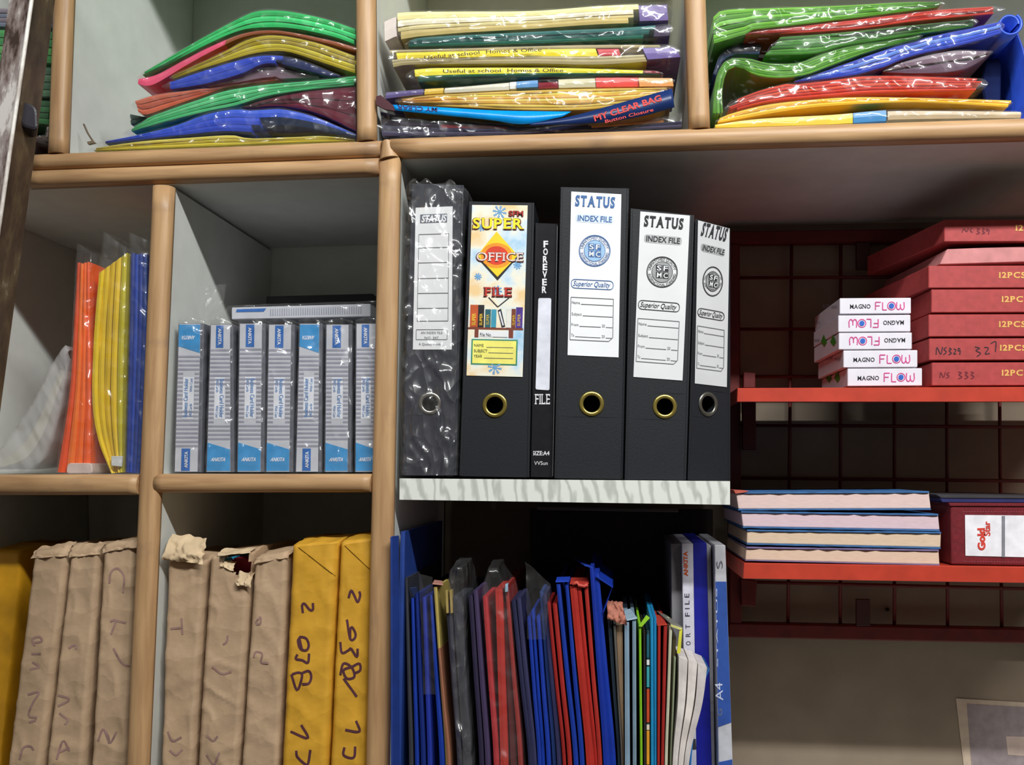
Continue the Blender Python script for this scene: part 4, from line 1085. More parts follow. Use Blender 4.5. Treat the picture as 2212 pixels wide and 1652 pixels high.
# ------------------------------------------------------------------ paper packets and other soft upright things
def loft(name, root, Lc, Rc, Y, depth, mat, amp=0.0015, seed=0, rows=64, cap=True, capin=0.35, caph=6, round_=0.12, hole=None, crease=1.0, nf=16, label=None, back_open=False, top_noise=0.0):
    """soft upright packet: pixel curves Lc and Rc (bottom to top) bound its front at y=Y"""
    L_ = resample(Lc, rows); R_ = resample(Rc, rows)
    sec = [(0.0, 1.0), (0.0, 0.6), (0.0, 0.25), (0.0, 0.08)]
    for k in range(4):
        a = math.pi/2*(k/3); sec.append((round_*(1-math.cos(a)), 0.05*(1-math.sin(a))))
    for k in range(1, nf): sec.append((lerp(round_, 1-round_, k/nf), 0.0))
    for k in range(4):
        a = math.pi/2*(1-k/3); sec.append((1-round_*(1-math.cos(a)), 0.05*(1-math.sin(a))))
    sec += [(1.0, 0.08), (1.0, 0.25), (1.0, 0.6), (1.0, 1.0)]
    mb = MB(); grid = []
    for i in range(rows):
        a, b = L_[i], R_[i]
        row = []
        for k, (u, d) in enumerate(sec):
            q = a.lerp(b, u)
            p = P(q.x, q.y, Y); base = p.copy()
            p.y = Y+d*depth
            n1 = noise.noise(Vector((p.x*16+seed, p.z*11, seed)))
            rg = 1-abs(noise.noise(Vector((p.x*26+p.z*17+seed*2, p.z*22-p.x*9, seed+9))))*2.2
            rg = max(rg, 0)**3
            fine = noise.noise(Vector((p.x*90, p.z*70, seed+2)))
            disp = amp*(0.9*n1+crease*1.1*rg+0.22*fine)
            if d < 0.05: p.y -= disp
            else: p.x += disp*0.25*(-1 if u < 0.5 else 1)
            if top_noise and i > rows-6: p.z += top_noise*noise.noise(Vector((u*6, i*0.5, seed)))
            row.append(p)
        grid.append(row)
    if cap:
        top = grid[-1]
        ya, yb = Y, Y+depth
        for s in range(1, caph+1):
            t = s/caph
            r = []
            for k, p in enumerate(top):
                yc = Y+depth*0.32
                q = p.copy()
                q.y = lerp(p.y, yc, t*0.985)
                q.z = p.z+0.006*math.sin(t*math.pi/2)+0.0035*noise.noise(Vector((p.x*60, q.y*60, seed+5)))*math.sin(t*math.pi)
                r.append(q)
            grid.append(r)
    V = mb.grid(grid)
    if hole:
        kill = []
        for f in mb.bm.faces:
            c = f.calc_center_median()
            d = ROT.inverted() @ (c-CAM)
            px = 1106-F*d.x/d.z; py = 826+F*d.y/d.z
            if hole(px, py, c): kill.append(f)
        bmesh.ops.delete(mb.bm, geom=kill, context='FACES')
    # bottom
    o = part(name, mb, mat, root, label, smooth=True)
    return o

def bvh_of(o):
    off = origin(o)
    me = o.data
    return BVHTree.FromPolygons([v.co+off for v in me.vertices], [tuple(p.vertices) for p in me.polygons])

def pen(root, surf, strokes, wpx, mat, name='handwriting', lift=0.0006):
    """pen strokes (pixel polylines) laid on the surface of surf along the sight lines"""
    T = bvh_of(surf); mb = MB()
    for s in strokes:
        pts = resample(s, max(6, len(s)*5)); hit = []
        for q in pts:
            d = ray(q.x, q.y).normalized()
            h = T.ray_cast(CAM, d)
            if h[0] is not None: hit.append(h[0]-d*lift)
        if len(hit) > 1:
            z = (hit[0]-CAM).length
            mb.ribbon(hit, wpx*z/F, Vector((0, -1, 0)))
    return part(name, mb, mat, root)

def conform(root, surf, tri, mat, lift=0.0014, name='folded_flap', n=14):
    """a paper triangle laid over the surface of surf"""
    T = bvh_of(surf); mb = MB(); A, B, C = [Vector(p) for p in tri]; rows = []
    for i in range(n+1):
        r = []
        for j in range(n+1):
            q = A.lerp(B, j/n).lerp(C, (i/n)*0.98)
            h = T.ray_cast(CAM, ray(q.x, q.y).normalized())
            p = h[0] if h[0] is not None else P(q.x, q.y, 0.01)
            r.append(p+Vector((0, -lift, 0)))
        rows.append(r)
    mb.grid(rows)
    return part(name, mb, mat, root)

def zz(*strokes): return [[(330+x/2.79, 1060+y/2.79) for x, y in s] for s in strokes]
def base_py(Y): return 1017+0.480*2000/(1.1+Y)      # picture height of the lower shelf top at depth Y
PK = 'kraft paper packets standing in the lower bays'
def packet(label, bl, br, tl, tr, Y, mat, seed, group=PK, amp=0.0018, hole=None, depth=0.22, name='paper_packet', bend=0.0, hand=None, flap=True, fcol=None, pencol=PEN, pw=4.0, **kw):
    # bl..tr pixel corners where bl,br lie on y=1652; continue the sides down to the shelf
    BASE_Z = base_py(Y)
    def down(t, b):
        k = (BASE_Z-t[1])/(b[1]-t[1]); return (t[0]+(b[0]-t[0])*k, BASE_Z)
    br = (br[0]-3, br[1]); tr = (tr[0]-3, tr[1])
    BLx, BRx = down(tl, bl), down(tr, br)
    root = thing(name, P((BLx[0]+BRx[0])/2, BASE_Z, Y+depth/2), label, 'packet', group)
    o = loft('wrapper', root, [BLx, bl, tuple((Vector(bl)+Vector(tl))/2+Vector((bend, 0))), tl], [BRx, br, tuple((Vector(br)+Vector(tr))/2+Vector((bend, 0))), tr], Y, depth, mat, amp=amp, seed=seed, hole=hole, **kw)
    if hand: pen(root, o, hand, pw, pencol)
    return root, o

FADE = M((154, 124, 116), 0.7, 0.1, vary=0.1)
r, o = packet('leftmost brown paper packet, leaning, beside the yellow envelope', (14, 1652), (92, 1652), (72, 1192), (150, 1184), 0.012, KRAFT, 1.3,
    hand=[[(75, 1395), (70, 1380), (85, 1375), (90, 1385), (72, 1388)], [(68, 1412), (88, 1412)], [(70, 1430), (85, 1440), (65, 1445)], [(60, 1500), (84, 1495), (70, 1520), (62, 1545), (80, 1550)], [(62, 1560), (78, 1555)], [(42, 1640), (50, 1615), (66, 1612), (72, 1620)]], pencol=FADE)
mb = MB()
def crumple(root, pts, Y, mat, seed, amp=0.006, name='folded_end', n=16, m=8, label=None):
    mb = MB(); TL, TR, BR, BL = [Vector(p) for p in pts]; rows = []
    for i in range(m+1):
        r = []
        for j in range(n+1):
            u, v = j/n, i/m
            q = TL.lerp(TR, u).lerp(BL.lerp(BR, u), v)
            d = noise.noise_vector(Vector((u*4+seed, v*3, seed))); e = noise.noise_vector(Vector((u*9, v*7+seed, seed)))
            fall = 1-0.6*v
            p = P(q.x+d.x*5*fall, q.y+d.z*6*fall, Y)
            p.y += -abs(d.y)*amp-abs(e.y)*amp*0.6+0.02*(1-v)**2
            r.append(p)
        rows.append(r)
    mb.grid(rows); return part(name, mb, mat, root, label, smooth=False)
crumple(r, [(72, 1182), (150, 1172), (149, 1200), (69, 1206)], 0.012, KRAFT, 3.3)
r, o = packet('middle of three brown packets in the corner bay', (98, 1652), (182, 1652), (151, 1192), (218, 1182), 0.012, KRAFT, 4.1,
    hand=[[(148, 1400), (162, 1392), (165, 1402)], [(120, 1500), (150, 1510), (125, 1525)], [(128, 1540), (146, 1555), (140, 1565)], [(122, 1640), (136, 1600), (150, 1622)], [(125, 1625), (150, 1615)]], pencol=FADE)
crumple(r, [(152, 1176), (218, 1172), (218, 1196), (151, 1204)], 0.012, KRAFT, 5.9)
r, o = packet('brown packet leaning on the wooden post in the corner bay', (194, 1652), (276, 1652), (222, 1178), (294, 1166), 0.010, KRAFT, 6.4,
    hand=[[(236, 1260), (240, 1235), (255, 1228), (268, 1245), (266, 1280)], [(238, 1342), (250, 1340), (240, 1370)], [(250, 1340), (272, 1345)], [(245, 1400), (262, 1430), (280, 1440)], [(212, 1600), (222, 1575), (234, 1590), (238, 1605), (252, 1580)], [(225, 1575), (236, 1605)]], pencol=FADE)
crumple(r, [(224, 1172), (296, 1160), (296, 1182), (222, 1194)], 0.010, KRAFT, 8.2)
r, o = packet('dark yellow envelope bundle at the picture edge beside leaning brown packets', (-12, 1652), (5, 1652), (-8, 1186), (52, 1190), 0.09, M((196, 142, 26), 0.5, 0.3, vary=0.06, scale=30, bump=0.15), 9.7, group=None, name='envelope_bundle', depth=0.18)

r, o = packet('brown packet with torn crumpled collar beside the white panel', (346, 1652), (420, 1652), (360, 1208), (446, 1212), 0.012, KRAFT, 11.2,
    hand=[[(368, 1358), (392, 1355)], [(392, 1335), (394, 1370)], [(362, 1580), (372, 1600), (392, 1592)], [(366, 1620), (380, 1630), (394, 1618)]], pencol=FADE)
PALE = M((208, 184, 150), 0.7, 0.2, vary=0.06, scale=40)
crumple(r, [(362, 1156), (436, 1164), (444, 1218), (356, 1208)], 0.006, PALE, 12.7, amp=0.012, name='torn_collar', n=22, m=12, label='pale torn paper collar')
def in_hole(px, py, c):
    poly = [(472, 1200), (490, 1188), (515, 1186), (540, 1196), (541, 1235), (532, 1262), (518, 1258), (510, 1238), (490, 1226), (474, 1212)]
    ins = False; j = len(poly)-1
    for i in range(len(poly)):
        xi, yi = poly[i]; xj, yj = poly[j]
        if (yi > py) != (yj > py) and px < (xj-xi)*(py-yi)/(yj-yi)+xi: ins = not ins
        j = i
    return ins and c.y < 0.09
r, o = packet('brown packet with a ragged hole showing red and blue contents', (424, 1652), (517, 1652), (452, 1204), (546, 1194), 0.012, KRAFT, 14.6, hole=in_hole, rows=110, nf=30,
    hand=[[(482, 1392), (490, 1385), (492, 1372)], [(458, 1440), (480, 1455), (500, 1450)], [(446, 1630), (462, 1650), (474, 1625)], [(446, 1588), (460, 1600), (470, 1590)]], pencol=FADE)
mb = MB(); mb.prism([P(x, y, 0.040) for x, y in [(494, 1262), (494, 1215), (508, 1204), (545, 1210), (545, 1262)]], (0, 0.12, 0), 0.001); part('contents', mb, M((158, 34, 58), 0.4), r, 'crimson sheets')
mb = MB(); mb.prism([P(x, y, 0.034) for x, y in [(484, 1262), (484, 1206), (496, 1204), (498, 1262)]], (0, 0.12, 0), 0.001); part('contents', mb, M((50, 150, 186), 0.4), r, 'blue sheets')
crumple(r, [(474, 1212), (500, 1216), (506, 1234), (478, 1222)], 0.010, PALE, 15.1, amp=0.006, name='torn_edge')
crumple(r, [(505, 1240), (542, 1238), (542, 1268), (514, 1262)], 0.008, PALE, 16.8, amp=0.008, name='torn_edge')
crumple(r, [(470, 1190), (542, 1182), (542, 1194), (472, 1200)], 0.012, PALE, 18.8, amp=0.004, name='torn_edge')
r, o = packet('unmarked brown packet between the torn packet and yellow packets', (520, 1652), (605, 1652), (548, 1206), (625, 1192), 0.012, KRAFT, 19.9, hand=[[(552, 1345), (562, 1332), (562, 1346), (552, 1348)], [(548, 1420), (552, 1408), (566, 1412), (564, 1430), (580, 1432)]], pencol=FADE)
crumple(r, [(552, 1200), (632, 1186), (624, 1204), (548, 1218)], 0.012, KRAFT, 20.8)

r, o = packet('yellow packet with 850 2 handwriting beside the brown packets', (607, 1652), (709, 1652), (630, 1178), (732, 1172), 0.006, MANILA, 23.0, group='yellow paper packets', amp=0.0016,
    hand=zz([(905,735),(900,690),(915,680),(945,715),(965,715),(965,675)], [(885,885),(875,905),(890,950),(925,960),(940,930),(925,890),(890,880),(885,890),(900,960)], [(872,985),(862,1012),(900,1020),(935,1035),(942,980)],
            [(835,1105),(870,1200),(900,1115),(880,1095),(840,1105)], [(895,1100),(940,1085),(955,1120),(940,1160),(900,1165)], [(830,1450),(935,1490),(895,1410)], [(865,1565),(870,1600),(910,1640),(935,1645),(950,1560)]), pw=5)
conform(r, o, [(644, 1180), (731, 1173), (726, 1244)], MANILA)
r, o = packet('yellow packet with 850 2 handwriting beside the tall post', (711, 1652), (797, 1652), (734, 1172), (809, 1164), 0.008, MANILA, 26.0, group='yellow paper packets', amp=0.0016,
    hand=zz([(1180,645),(1195,600),(1215,630),(1235,670),(1250,630),(1245,605)], [(1170,775),(1190,890),(1215,890),(1222,860),(1200,820),(1190,840),(1190,885)], [(1130,910),(1140,975),(1180,960),(1195,950),(1230,1000),(1235,950)],
            [(1130,1110),(1150,1040),(1200,1065),(1215,1120),(1170,1130),(1150,1080),(1200,1060),(1245,1040),(1250,1080),(1215,1100)], [(1150,1130),(1230,1240)], [(1160,1440),(1245,1450),(1225,1385)], [(1155,1545),(1150,1590),(1190,1610),(1215,1600),(1220,1540)]), pw=5)
conform(r, o, [(744, 1176), (806, 1167), (803, 1232)], MANILA)

# shrink film round the first lever arch file
mb = MB()
loft('plastic_wrap', f1, [(862, 1026), (860, 960), (862, 800), (868, 600), (868, 470), (872, 410), (880, 392)], [(989, 1026), (990, 960), (992, 800), (998, 600), (1004, 470), (1007, 420), (1002, 398)], 0.000, 0.27, FILM_HEAVY, amp=0.004, seed=31.0, rows=90, nf=26, crease=1.2, label='loose creased clear shrink wrap', top_noise=0.012)

# ------------------------------------------------------------------ folders in the lower compartment
FG = 'folders standing upright in the lower compartment'
FB = base_py(0.03)
def plate(root, name, top, botx, wt, wb, col, Y=0.02, depth=0.22, bend=0.0, mat=None, label=None):
    """an upright board seen edge-on: top=(x,y) of its upper left corner, botx its x at y=1652"""
    xb = botx+(botx-top[0])*0.04
    L_ = resample([top, (lerp(top[0], botx, .5)+bend, lerp(top[1], 1652, .5)), (botx, 1652), (xb, FB)], 24)
    R_ = resample([(top[0]+wt, top[1]), (lerp(top[0]+wt, botx+wb, .5)+bend, lerp(top[1], 1652, .5)), (botx+wb, 1652), (xb+wb, FB)], 24)
    mb = MB(); sheet_mesh(mb, L_, R_, 0.0, 1.0, 0, 1, Y, depth, n=24, wav=0.0015, seed=top[0])
    return part(name, mb, mat or M(col, 0.45, 0.4, vary=0.06, scale=30), root, label)

def flap(root, q, Y0, Y1, col, name='flap'):
    """a small tilted piece of board: first two pixel points at y=Y0, last two at y=Y1"""
    mb = MB(); a = [P(*q[0], Y0), P(*q[1], Y0), P(*q[2], Y1), P(*q[3], Y1)]
    n = (a[1]-a[0]).cross(a[3]-a[0]).normalized()*0.0012
    mb.prism(a, n, 0.0002); return part(name, mb, M(col, 0.45, 0.4), root)

def folder(label, plates, name='folder', cat='folder', group=FG):
    x = plates[0]
    root = thing(name, P(x['b']+x['w'][1]/2, FB, x.get('Y', 0.02)+0.1), label, cat, group)
    for p in plates: plate(root, p.get('n', 'cover'), p['t'], p['b'], p['w'][0], p['w'][1], p['c'], p.get('Y', 0.02), p.get('d', 0.22), p.get('bend', 0))
    return root
def pt(t, b, w, c, Y=0.02, d=0.22, n='cover', bend=0): return dict(t=t, b=b, w=w, c=c, Y=Y, d=d, n=n, bend=bend)

BL1, BL2, BL3 = (28, 52, 132), (22, 54, 150), (18, 40, 114)
r = folder('tall blue box file with flared lid beside the wooden post', [pt((866, 1148), 850, (9, 16), (38, 66, 140), 0.016, 0.25)], name='box_file')
slab('flared_lid', r, [(843, 1160), (847, 1158), (849, FB), (845, FB)], -0.022, 0, M((36, 62, 136), 0.45), 0.0003, vec=Vector((0.004, 0.018, 0)))
folder('dark grey folder beside the blue box file', [pt((875, 1248), 884, (5, 9), (54, 56, 64))])
r = folder('blue folder with hooked metal clip top, beside the grey folder', [pt((888, 1292), 897, (6, 8), BL2), pt((897, 1282), 910, (6, 10), BL3)])
flap(r, [(885, 1270), (900, 1268), (904, 1290), (894, 1292)], 0.02, 0.024, (40, 52, 90), 'clip')
r = folder('pair of blue covers before the patterned edge folder', [pt((913, 1290), 924, (7, 10), (34, 52, 150)), pt((928, 1285), 950, (5, 11), BL2)])
film_sheet('plastic_wrap', r, [(905, 1240), (935, 1245), (940, 1500), (915, 1500)], 0.015, FILM_THIN, seed=8.2)
r = folder('folder with yellow and brown patterned edge and pink flap', [pt((937, 1268), 963, (7, 3), (176, 156, 84)), pt((946, 1400), 966, (5, 8), (150, 100, 76), 0.017)])
flap(r, [(934, 1262), (957, 1264), (955, 1256), (938, 1254)], 0.018, 0.10, (196, 140, 124))
r = folder('dark translucent folder bundle in glossy film with tan tabs', [pt((963, 1300), 988, (12, 10), (48, 48, 60)), pt((978, 1290), 1001, (20, 18), (56, 58, 66))])
for x0 in (962, 971): slab('tab', r, [(x0, 1275), (x0+5, 1274), (x0+7, 1324), (x0+2, 1325)], 0.016, 0.01, M((168, 146, 84), 0.5), 0.0003)
loft('plastic_wrap', r, [(989, 1860), (987, 1652), (972, 1420), (968, 1250), (976, 1225)], [(1026, 1860), (1022, 1652), (1006, 1420), (1006, 1260), (1002, 1225)], 0.012, 0.2, FILM_HEAVY, amp=0.003, seed=52, rows=60, label='glossy clear film')
folder('dull purple folder left of the wrapped red folders', [pt((1012, 1285), 1036, (9, 10), (44, 38, 62)), pt((1023, 1275), 1049, (9, 11), (68, 56, 88))])
r = folder('red folders in a peaked clear bag in the middle', [pt((1043, 1288), 1067, (10, 12), (178, 46, 52)), pt((1070, 1272), 1081, (16, 17), (178, 46, 38)), pt((1091, 1262), 1120, (7, 10), (150, 48, 44)), pt((1087, 1300), 1103, (9, 14), (92, 40, 42), 0.026)])
loft('plastic_wrap', r, [(1067, 1860), (1064, 1652), (1047, 1420), (1038, 1290), (1052, 1230)], [(1138, 1860), (1133, 1652), (1111, 1420), (1100, 1290), (1076, 1228)], 0.012, 0.2, FILM_THIN, amp=0.003, seed=57, rows=60, label='peaked clear bag')
slab('tab', r, [(1091, 1262), (1097, 1261), (1097, 1278), (1091, 1279)], 0.015, 0.01, M((150, 180, 200), 0.5), 0.0003)
folder('navy folder between the wrapped red folders and the blue ones', [pt((1105, 1296), 1142, (9, 9), (40, 42, 72)), pt((1116, 1292), 1151, (9, 9), (52, 52, 86))])
r = folder('bright blue folder bundle under a clear hood', [pt((1139, 1334), 1162, (7, 8), (22, 54, 154)), pt((1148, 1318), 1171, (6, 7), (26, 60, 164), 0.024), pt((1159, 1332), 1181, (7, 9), (24, 56, 158)), pt((1166, 1278), 1194, (7, 8), (44, 66, 120), 0.03)])
film_sheet('plastic_wrap', r, [(1135, 1212), (1190, 1262), (1178, 1380), (1140, 1380)], 0.014, FILM_THIN, seed=9.9, amp=0.006, label='clear plastic hood')
folder('slate purple folder next to the blue bundle', [pt((1173, 1284), 1204, (7, 10), (54, 54, 92), 0.024)])
r = folder('thin dark red folder with two covers beside the slate folder', [pt((1182, 1302), 1216, (7, 7), (150, 36, 34)), pt((1194, 1304), 1227, (9, 9), (160, 40, 36))])
r = folder('blue folder with flat squared top between two red folders', [pt((1202, 1262), 1240, (8, 10), (22, 54, 152)), pt((1221, 1264), 1253, (7, 10), (22, 54, 152))])
flap(r, [(1200, 1258), (1229, 1257), (1232, 1247), (1203, 1248)], 0.02, 0.07, (34, 70, 190), 'top_flap')
r = folder('thick red folder with rolled top corners', [pt((1231, 1266), 1267, (15, 17), (172, 44, 36)), pt((1247, 1266), 1284, (8, 7), (172, 38, 32)), pt((1262, 1264), 1292, (8, 9), (166, 44, 38))])
flap(r, [(1231, 1262), (1272, 1261), (1270, 1249), (1234, 1249)], 0.02, 0.07, (190, 60, 48), 'top_flap')
mb = MB(); mb.tube([P(1236, 1262, 0.017), P(1247, 1258, 0.017), P(1250, 1264, 0.017), P(1262, 1266, 0.017), P(1270, 1262, 0.017)], 0.0022, 8); part('rolled_edge', mb, M((200, 76, 62), 0.5), r)
r = folder('tallest blue folder with bent open flap', [pt((1274, 1226), 1304, (8, 14), (19, 48, 150)), pt((1283, 1238), 1318, (11, 13), (20, 52, 158), 0.022)])
for a, b in (((1286, 1246), (1322, 1269)), ((1322, 1269), (1302, 1322))):
    slab('bent_flap', r, [a, (a[0]+2, a[1]-4), (b[0]+3, b[1]), b], 0.018, 0.18, M((20, 54, 162), 0.4), 0.0003)
flap(r, [(1262, 1222), (1282, 1228), (1270, 1214), (1240, 1208)], 0.02, 0.18, (30, 60, 160), 'top_flap')
r = folder('tattered brown folder with torn paper top beside the tallest blue folder', [pt((1312, 1330), 1335, (8, 6), (44, 56, 68), 0.026), pt((1325, 1352), 1342, (5, 3), (96, 92, 86)), pt((1331, 1352), 1346, (14, 2), (140, 116, 92), 0.026)])
crumple(r, [(1312, 1300), (1346, 1304), (1354, 1350), (1312, 1336)], 0.018, M((164, 104, 86), 0.7, vary=0.12, scale=50), 33.1, amp=0.012, name='torn_top', n=18, m=10, label='torn brown paper')
r = folder('pale grey blue folder with two covers beside the tattered one', [pt((1349, 1344), 1350, (10, 11), (128, 152, 172)), pt((1366, 1342), 1367, (8, 8), (120, 144, 160))])
flap(r, [(1354, 1341), (1377, 1336), (1362, 1316), (1340, 1322)], 0.02, 0.12, (170, 196, 214), 'top_flap')
r = folder('folder with lime green edge and lime flap', [pt((1380, 1350), 1383, (5, 5), (132, 196, 36)), pt((1390, 1362), 1391, (4, 5), (50, 44, 44))])
flap(r, [(1379, 1352), (1386, 1354), (1404, 1334), (1396, 1328)], 0.018, 0.018, (150, 206, 48), 'top_flap')
r = folder('narrow folder printed in cyan, white and orange patches', [pt((1397, 1362), 1397, (6, 6), (40, 70, 76))])
for k, (y0, y1, c0) in enumerate(((1370, 1420, (36, 96, 110)), (1425, 1436, (220, 226, 226)), (1440, 1484, (60, 160, 170)), (1488, 1560, (190, 74, 44)), (1565, 1576, (220, 210, 190)), (1578, 1651, (216, 150, 44)))):
    slab('printed_patch', r, [(1397, y0), (1403, y0), (1403, y1), (1397, y1)], 0.0185, 0.001, M(c0, 0.4), 0)
r = folder('cyan folder between the patchwork folder and red folder', [pt((1405, 1334), 1406, (6, 6), (34, 140, 190)), pt((1412, 1334), 1413, (6, 5), (30, 126, 178))])
r = folder('red folder with pinched top beside the cyan folder', [pt((1421, 1352), 1420, (6, 5), (166, 44, 38)), pt((1434, 1352), 1428, (7, 6), (160, 40, 36))])
flap(r, [(1420, 1352), (1442, 1350), (1424, 1330), (1412, 1330)], 0.02, 0.1, (188, 62, 46), 'top_flap')
r = folder('cream and yellow folder with folded box top', [pt((1446, 1352), 1436, (6, 6), (196, 196, 172), 0.02, 0.07), pt((1453, 1376), 1443, (8, 4), (78, 70, 50), 0.03, 0.06), pt((1456, 1420), 1447.5, (4, 3), (150, 160, 130), 0.02, 0.07)])
flap(r, [(1448, 1348), (1475, 1357), (1470, 1361), (1450, 1354)], 0.016, 0.016, (214, 210, 130), 'top_flap')
flap(r, [(1468, 1358), (1474, 1359), (1470, 1411), (1462, 1411)], 0.017, 0.017, (222, 218, 70), 'side_flap')
flap(r, [(1448, 1348), (1474, 1357), (1440, 1330), (1418, 1320)], 0.018, 0.14, (120, 118, 108), 'top_flap')
r = thing('paper_sheaf', P(1440, FB, 0.06), 'loose white booklet leaning open in front of the tall white file', 'papers')
for k, (dx, top, col) in enumerate(((0, 1418, (214, 206, 202)), (22, 1424, (222, 214, 208)), (44, 1434, (206, 198, 196)))):
    L_ = resample([(1466+dx*0.95, top), (1464+dx*0.85, 1520), (1453+dx*0.55, 1652), (1451+dx*0.5, FB)], 24)
    R_ = resample([(1466+dx*0.95+20, top+8), (1464+dx*0.85+16, 1520), (1453+dx*0.55+11, 1652), (1451+dx*0.5+9, FB)], 24)
    mb = MB(); sheet_mesh(mb, L_, R_, 0.02, 0.98, 0, 1, 0.014+0.002*k, 0.07, wav=0.002, seed=k); part('page_fold', mb, M(col, 0.6), r)
L_ = resample([(1531, 1444), (1515, 1480), (1502, 1540), (1489, 1652), (1484, FB)], 24); R_ = resample([(1533, 1446), (1518, 1484), (1506, 1542), (1493, 1654), (1488, FB)], 24)
mb = MB(); sheet_mesh(mb, L_, R_, 0, 1, 0, 1, 0.022, 0.07); part('back_cover', mb, M((40, 116, 190), 0.5), r)

# report file and paper ream at the end of the row
FR = base_py(0.115)
RP = thing('report_file', P(1515, FR, 0.2), 'tall white and blue report file with orange lettering', 'file')
Yr = 0.10
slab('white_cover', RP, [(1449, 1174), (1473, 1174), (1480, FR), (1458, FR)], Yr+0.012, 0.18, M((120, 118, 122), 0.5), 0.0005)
slab('spine', RP, [(1473, 1174), (1497, 1174), (1507, FR), (1482, FR)], Yr, 0.18, M((206, 204, 216), 0.45), 0.0005)
slab('blue_cover', RP, [(1497, 1172), (1526, 1172), (1541, FR), (1507, FR)], Yr+0.004, 0.18, M((24, 30, 140), 0.4, 0.5), 0.0005)
slab('grey_edge', RP, [(1526, 1176), (1536, 1178), (1547, FR), (1541, FR)], Yr+0.008, 0.18, M((150, 148, 154), 0.5), 0.0005)
pl = frontal(Yr)
words(RP, pl, M((206, 92, 44), 0.5), [('ANKITA', (1486, 1244), (1485, 1190), 9, dict(bold=0.04))])
words(RP, pl, M((56, 54, 76), 0.5), [(ch, (1493-(1430-y)*0.03, y+(1 if ch == 'I' else 4.2)), (1493-(1430-y)*0.03, y-(1 if ch == 'I' else 4.2)), 10, dict(bold=0.01)) for ch, y in zip('PORTFILE', (1406, 1389, 1371, 1353, 1327, 1314, 1301, 1286))])
slab('black_band', RP, [(1480, 1596), (1503, 1596), (1504, 1618), (1480, 1618)], Yr-0.001, 0.0008, M((60, 58, 62), 0.5), 0)
RM = thing('paper_ream', P(1566, FR, 0.2), 'blue and white wrapped paper ream at the open end of the compartment', 'paper ream')
Ya = 0.085
def XL(y): return lerp(1543, 1555, (y-1177)/(FR-1177.0))
def XR(y): return lerp(1567, 1588, (y-1177)/(FR-1177.0))
slab('wrapper', RM, [(XL(1177), 1177), (XR(1177), 1177), (XR(FR), FR), (XL(FR), FR)], Ya, 0.21, M((190, 190, 196), 0.4, 0.4), 0.001)
slab('blue_panel', RM, [(XL(1256)+1, 1256), (XR(1256)-.5, 1256), (XR(1566)-.5, 1560), (XL(1566)+1, 1570)], Ya-0.0006, 0.0005, M((52, 84, 160), 0.4, 0.4), 0)
slab('blue_panel', RM, [(XL(1640)+1, 1646), (XR(1640)-.5, 1640), (XR(1790)-.5, 1790), (XL(1790)+1, 1790)], Ya-0.0006, 0.0005, M((52, 84, 160), 0.4, 0.4), 0)
words(RM, frontal(Ya), M((200, 206, 226), 0.5), [('A4', (1562, 1512), (1560, 1474), 16, dict(bold=0.0)), ('STATUS', (1551, 1440), (1549, 1270), 3, {})], off=0.0009)
words(RM, frontal(Ya), M((110, 112, 120), 0.5), [('S', (1562, 1226), (1560, 1210), 13, {}), ('G', (1560, 1545), (1559, 1530), 10, {})], off=0.0011)

# dark board added as the deep shade behind the folders
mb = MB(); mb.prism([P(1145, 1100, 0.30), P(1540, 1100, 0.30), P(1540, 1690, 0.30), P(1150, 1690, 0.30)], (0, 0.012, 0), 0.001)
part('shade_board', mb, M((44, 30, 32), 0.7), SH)

# ------------------------------------------------------------------ red wire rack
RK = thing('wire_rack', P(1900, 1380, 0.33), 'red steel wire rack with two shelves hung on the wall', 'rack')
YB = 0.325
slab('frame_bar', RK, [(1575, 499), (2520, 486), (2520, 516), (1575, 526)], YB, 0.02, DARK_RED, 0.002)
slab('frame_bar', RK, [(1573, 1345), (2520, 1364), (2520, 1396), (1573, 1377)], YB, 0.02, DARK_RED, 0.002)
slab('frame_bar', RK, [(1574, 526), (1598, 526), (1603, 1346), (1575, 1346)], YB, 0.02, DARK_RED, 0.002)
for x0, x1 in ((1710, 1702), (1816, 1815), (1932, 1932), (2044, 2047), (2156, 2164), (2268, 2280), (2380, 2396), (2492, 2512)):
    mb = MB(); mb.tube([P(x0, 515, YB+0.012), P(x1, 1365, YB+0.012)], 0.0026, 8); part('wire', mb, DARK_RED, RK)
for y0, y1 in ((600, 596), (711, 709), (813, 813), (918, 924), (1032, 1042), (1256, 1279)):
    mb = MB(); mb.tube([P(1590, y0, YB+0.007), P(2520, y1, YB+0.007)], 0.0026, 8); part('wire', mb, DARK_RED, RK)
for q in ([(1606, 803), (1632, 805), (1632, 838), (1606, 838)], [(1604, 868), (1633, 868), (1633, 972), (1604, 972)], [(1600, 1250), (1636, 1254), (1632, 1310), (1602, 1308)]):
    slab('bracket', RK, q, YB-0.012, 0.012, DARK_RED, 0.001)
for q in ([(1850, 1294), (1880, 1294), (1880, 1352), (1850, 1352)], [(1850, 524), (1880, 524), (1880, 582), (1850, 582)]):
    slab('hook_plate', RK, q, YB-0.003, 0.006, M((58, 26, 22), 0.6), 0.0008)
YS = 0.09
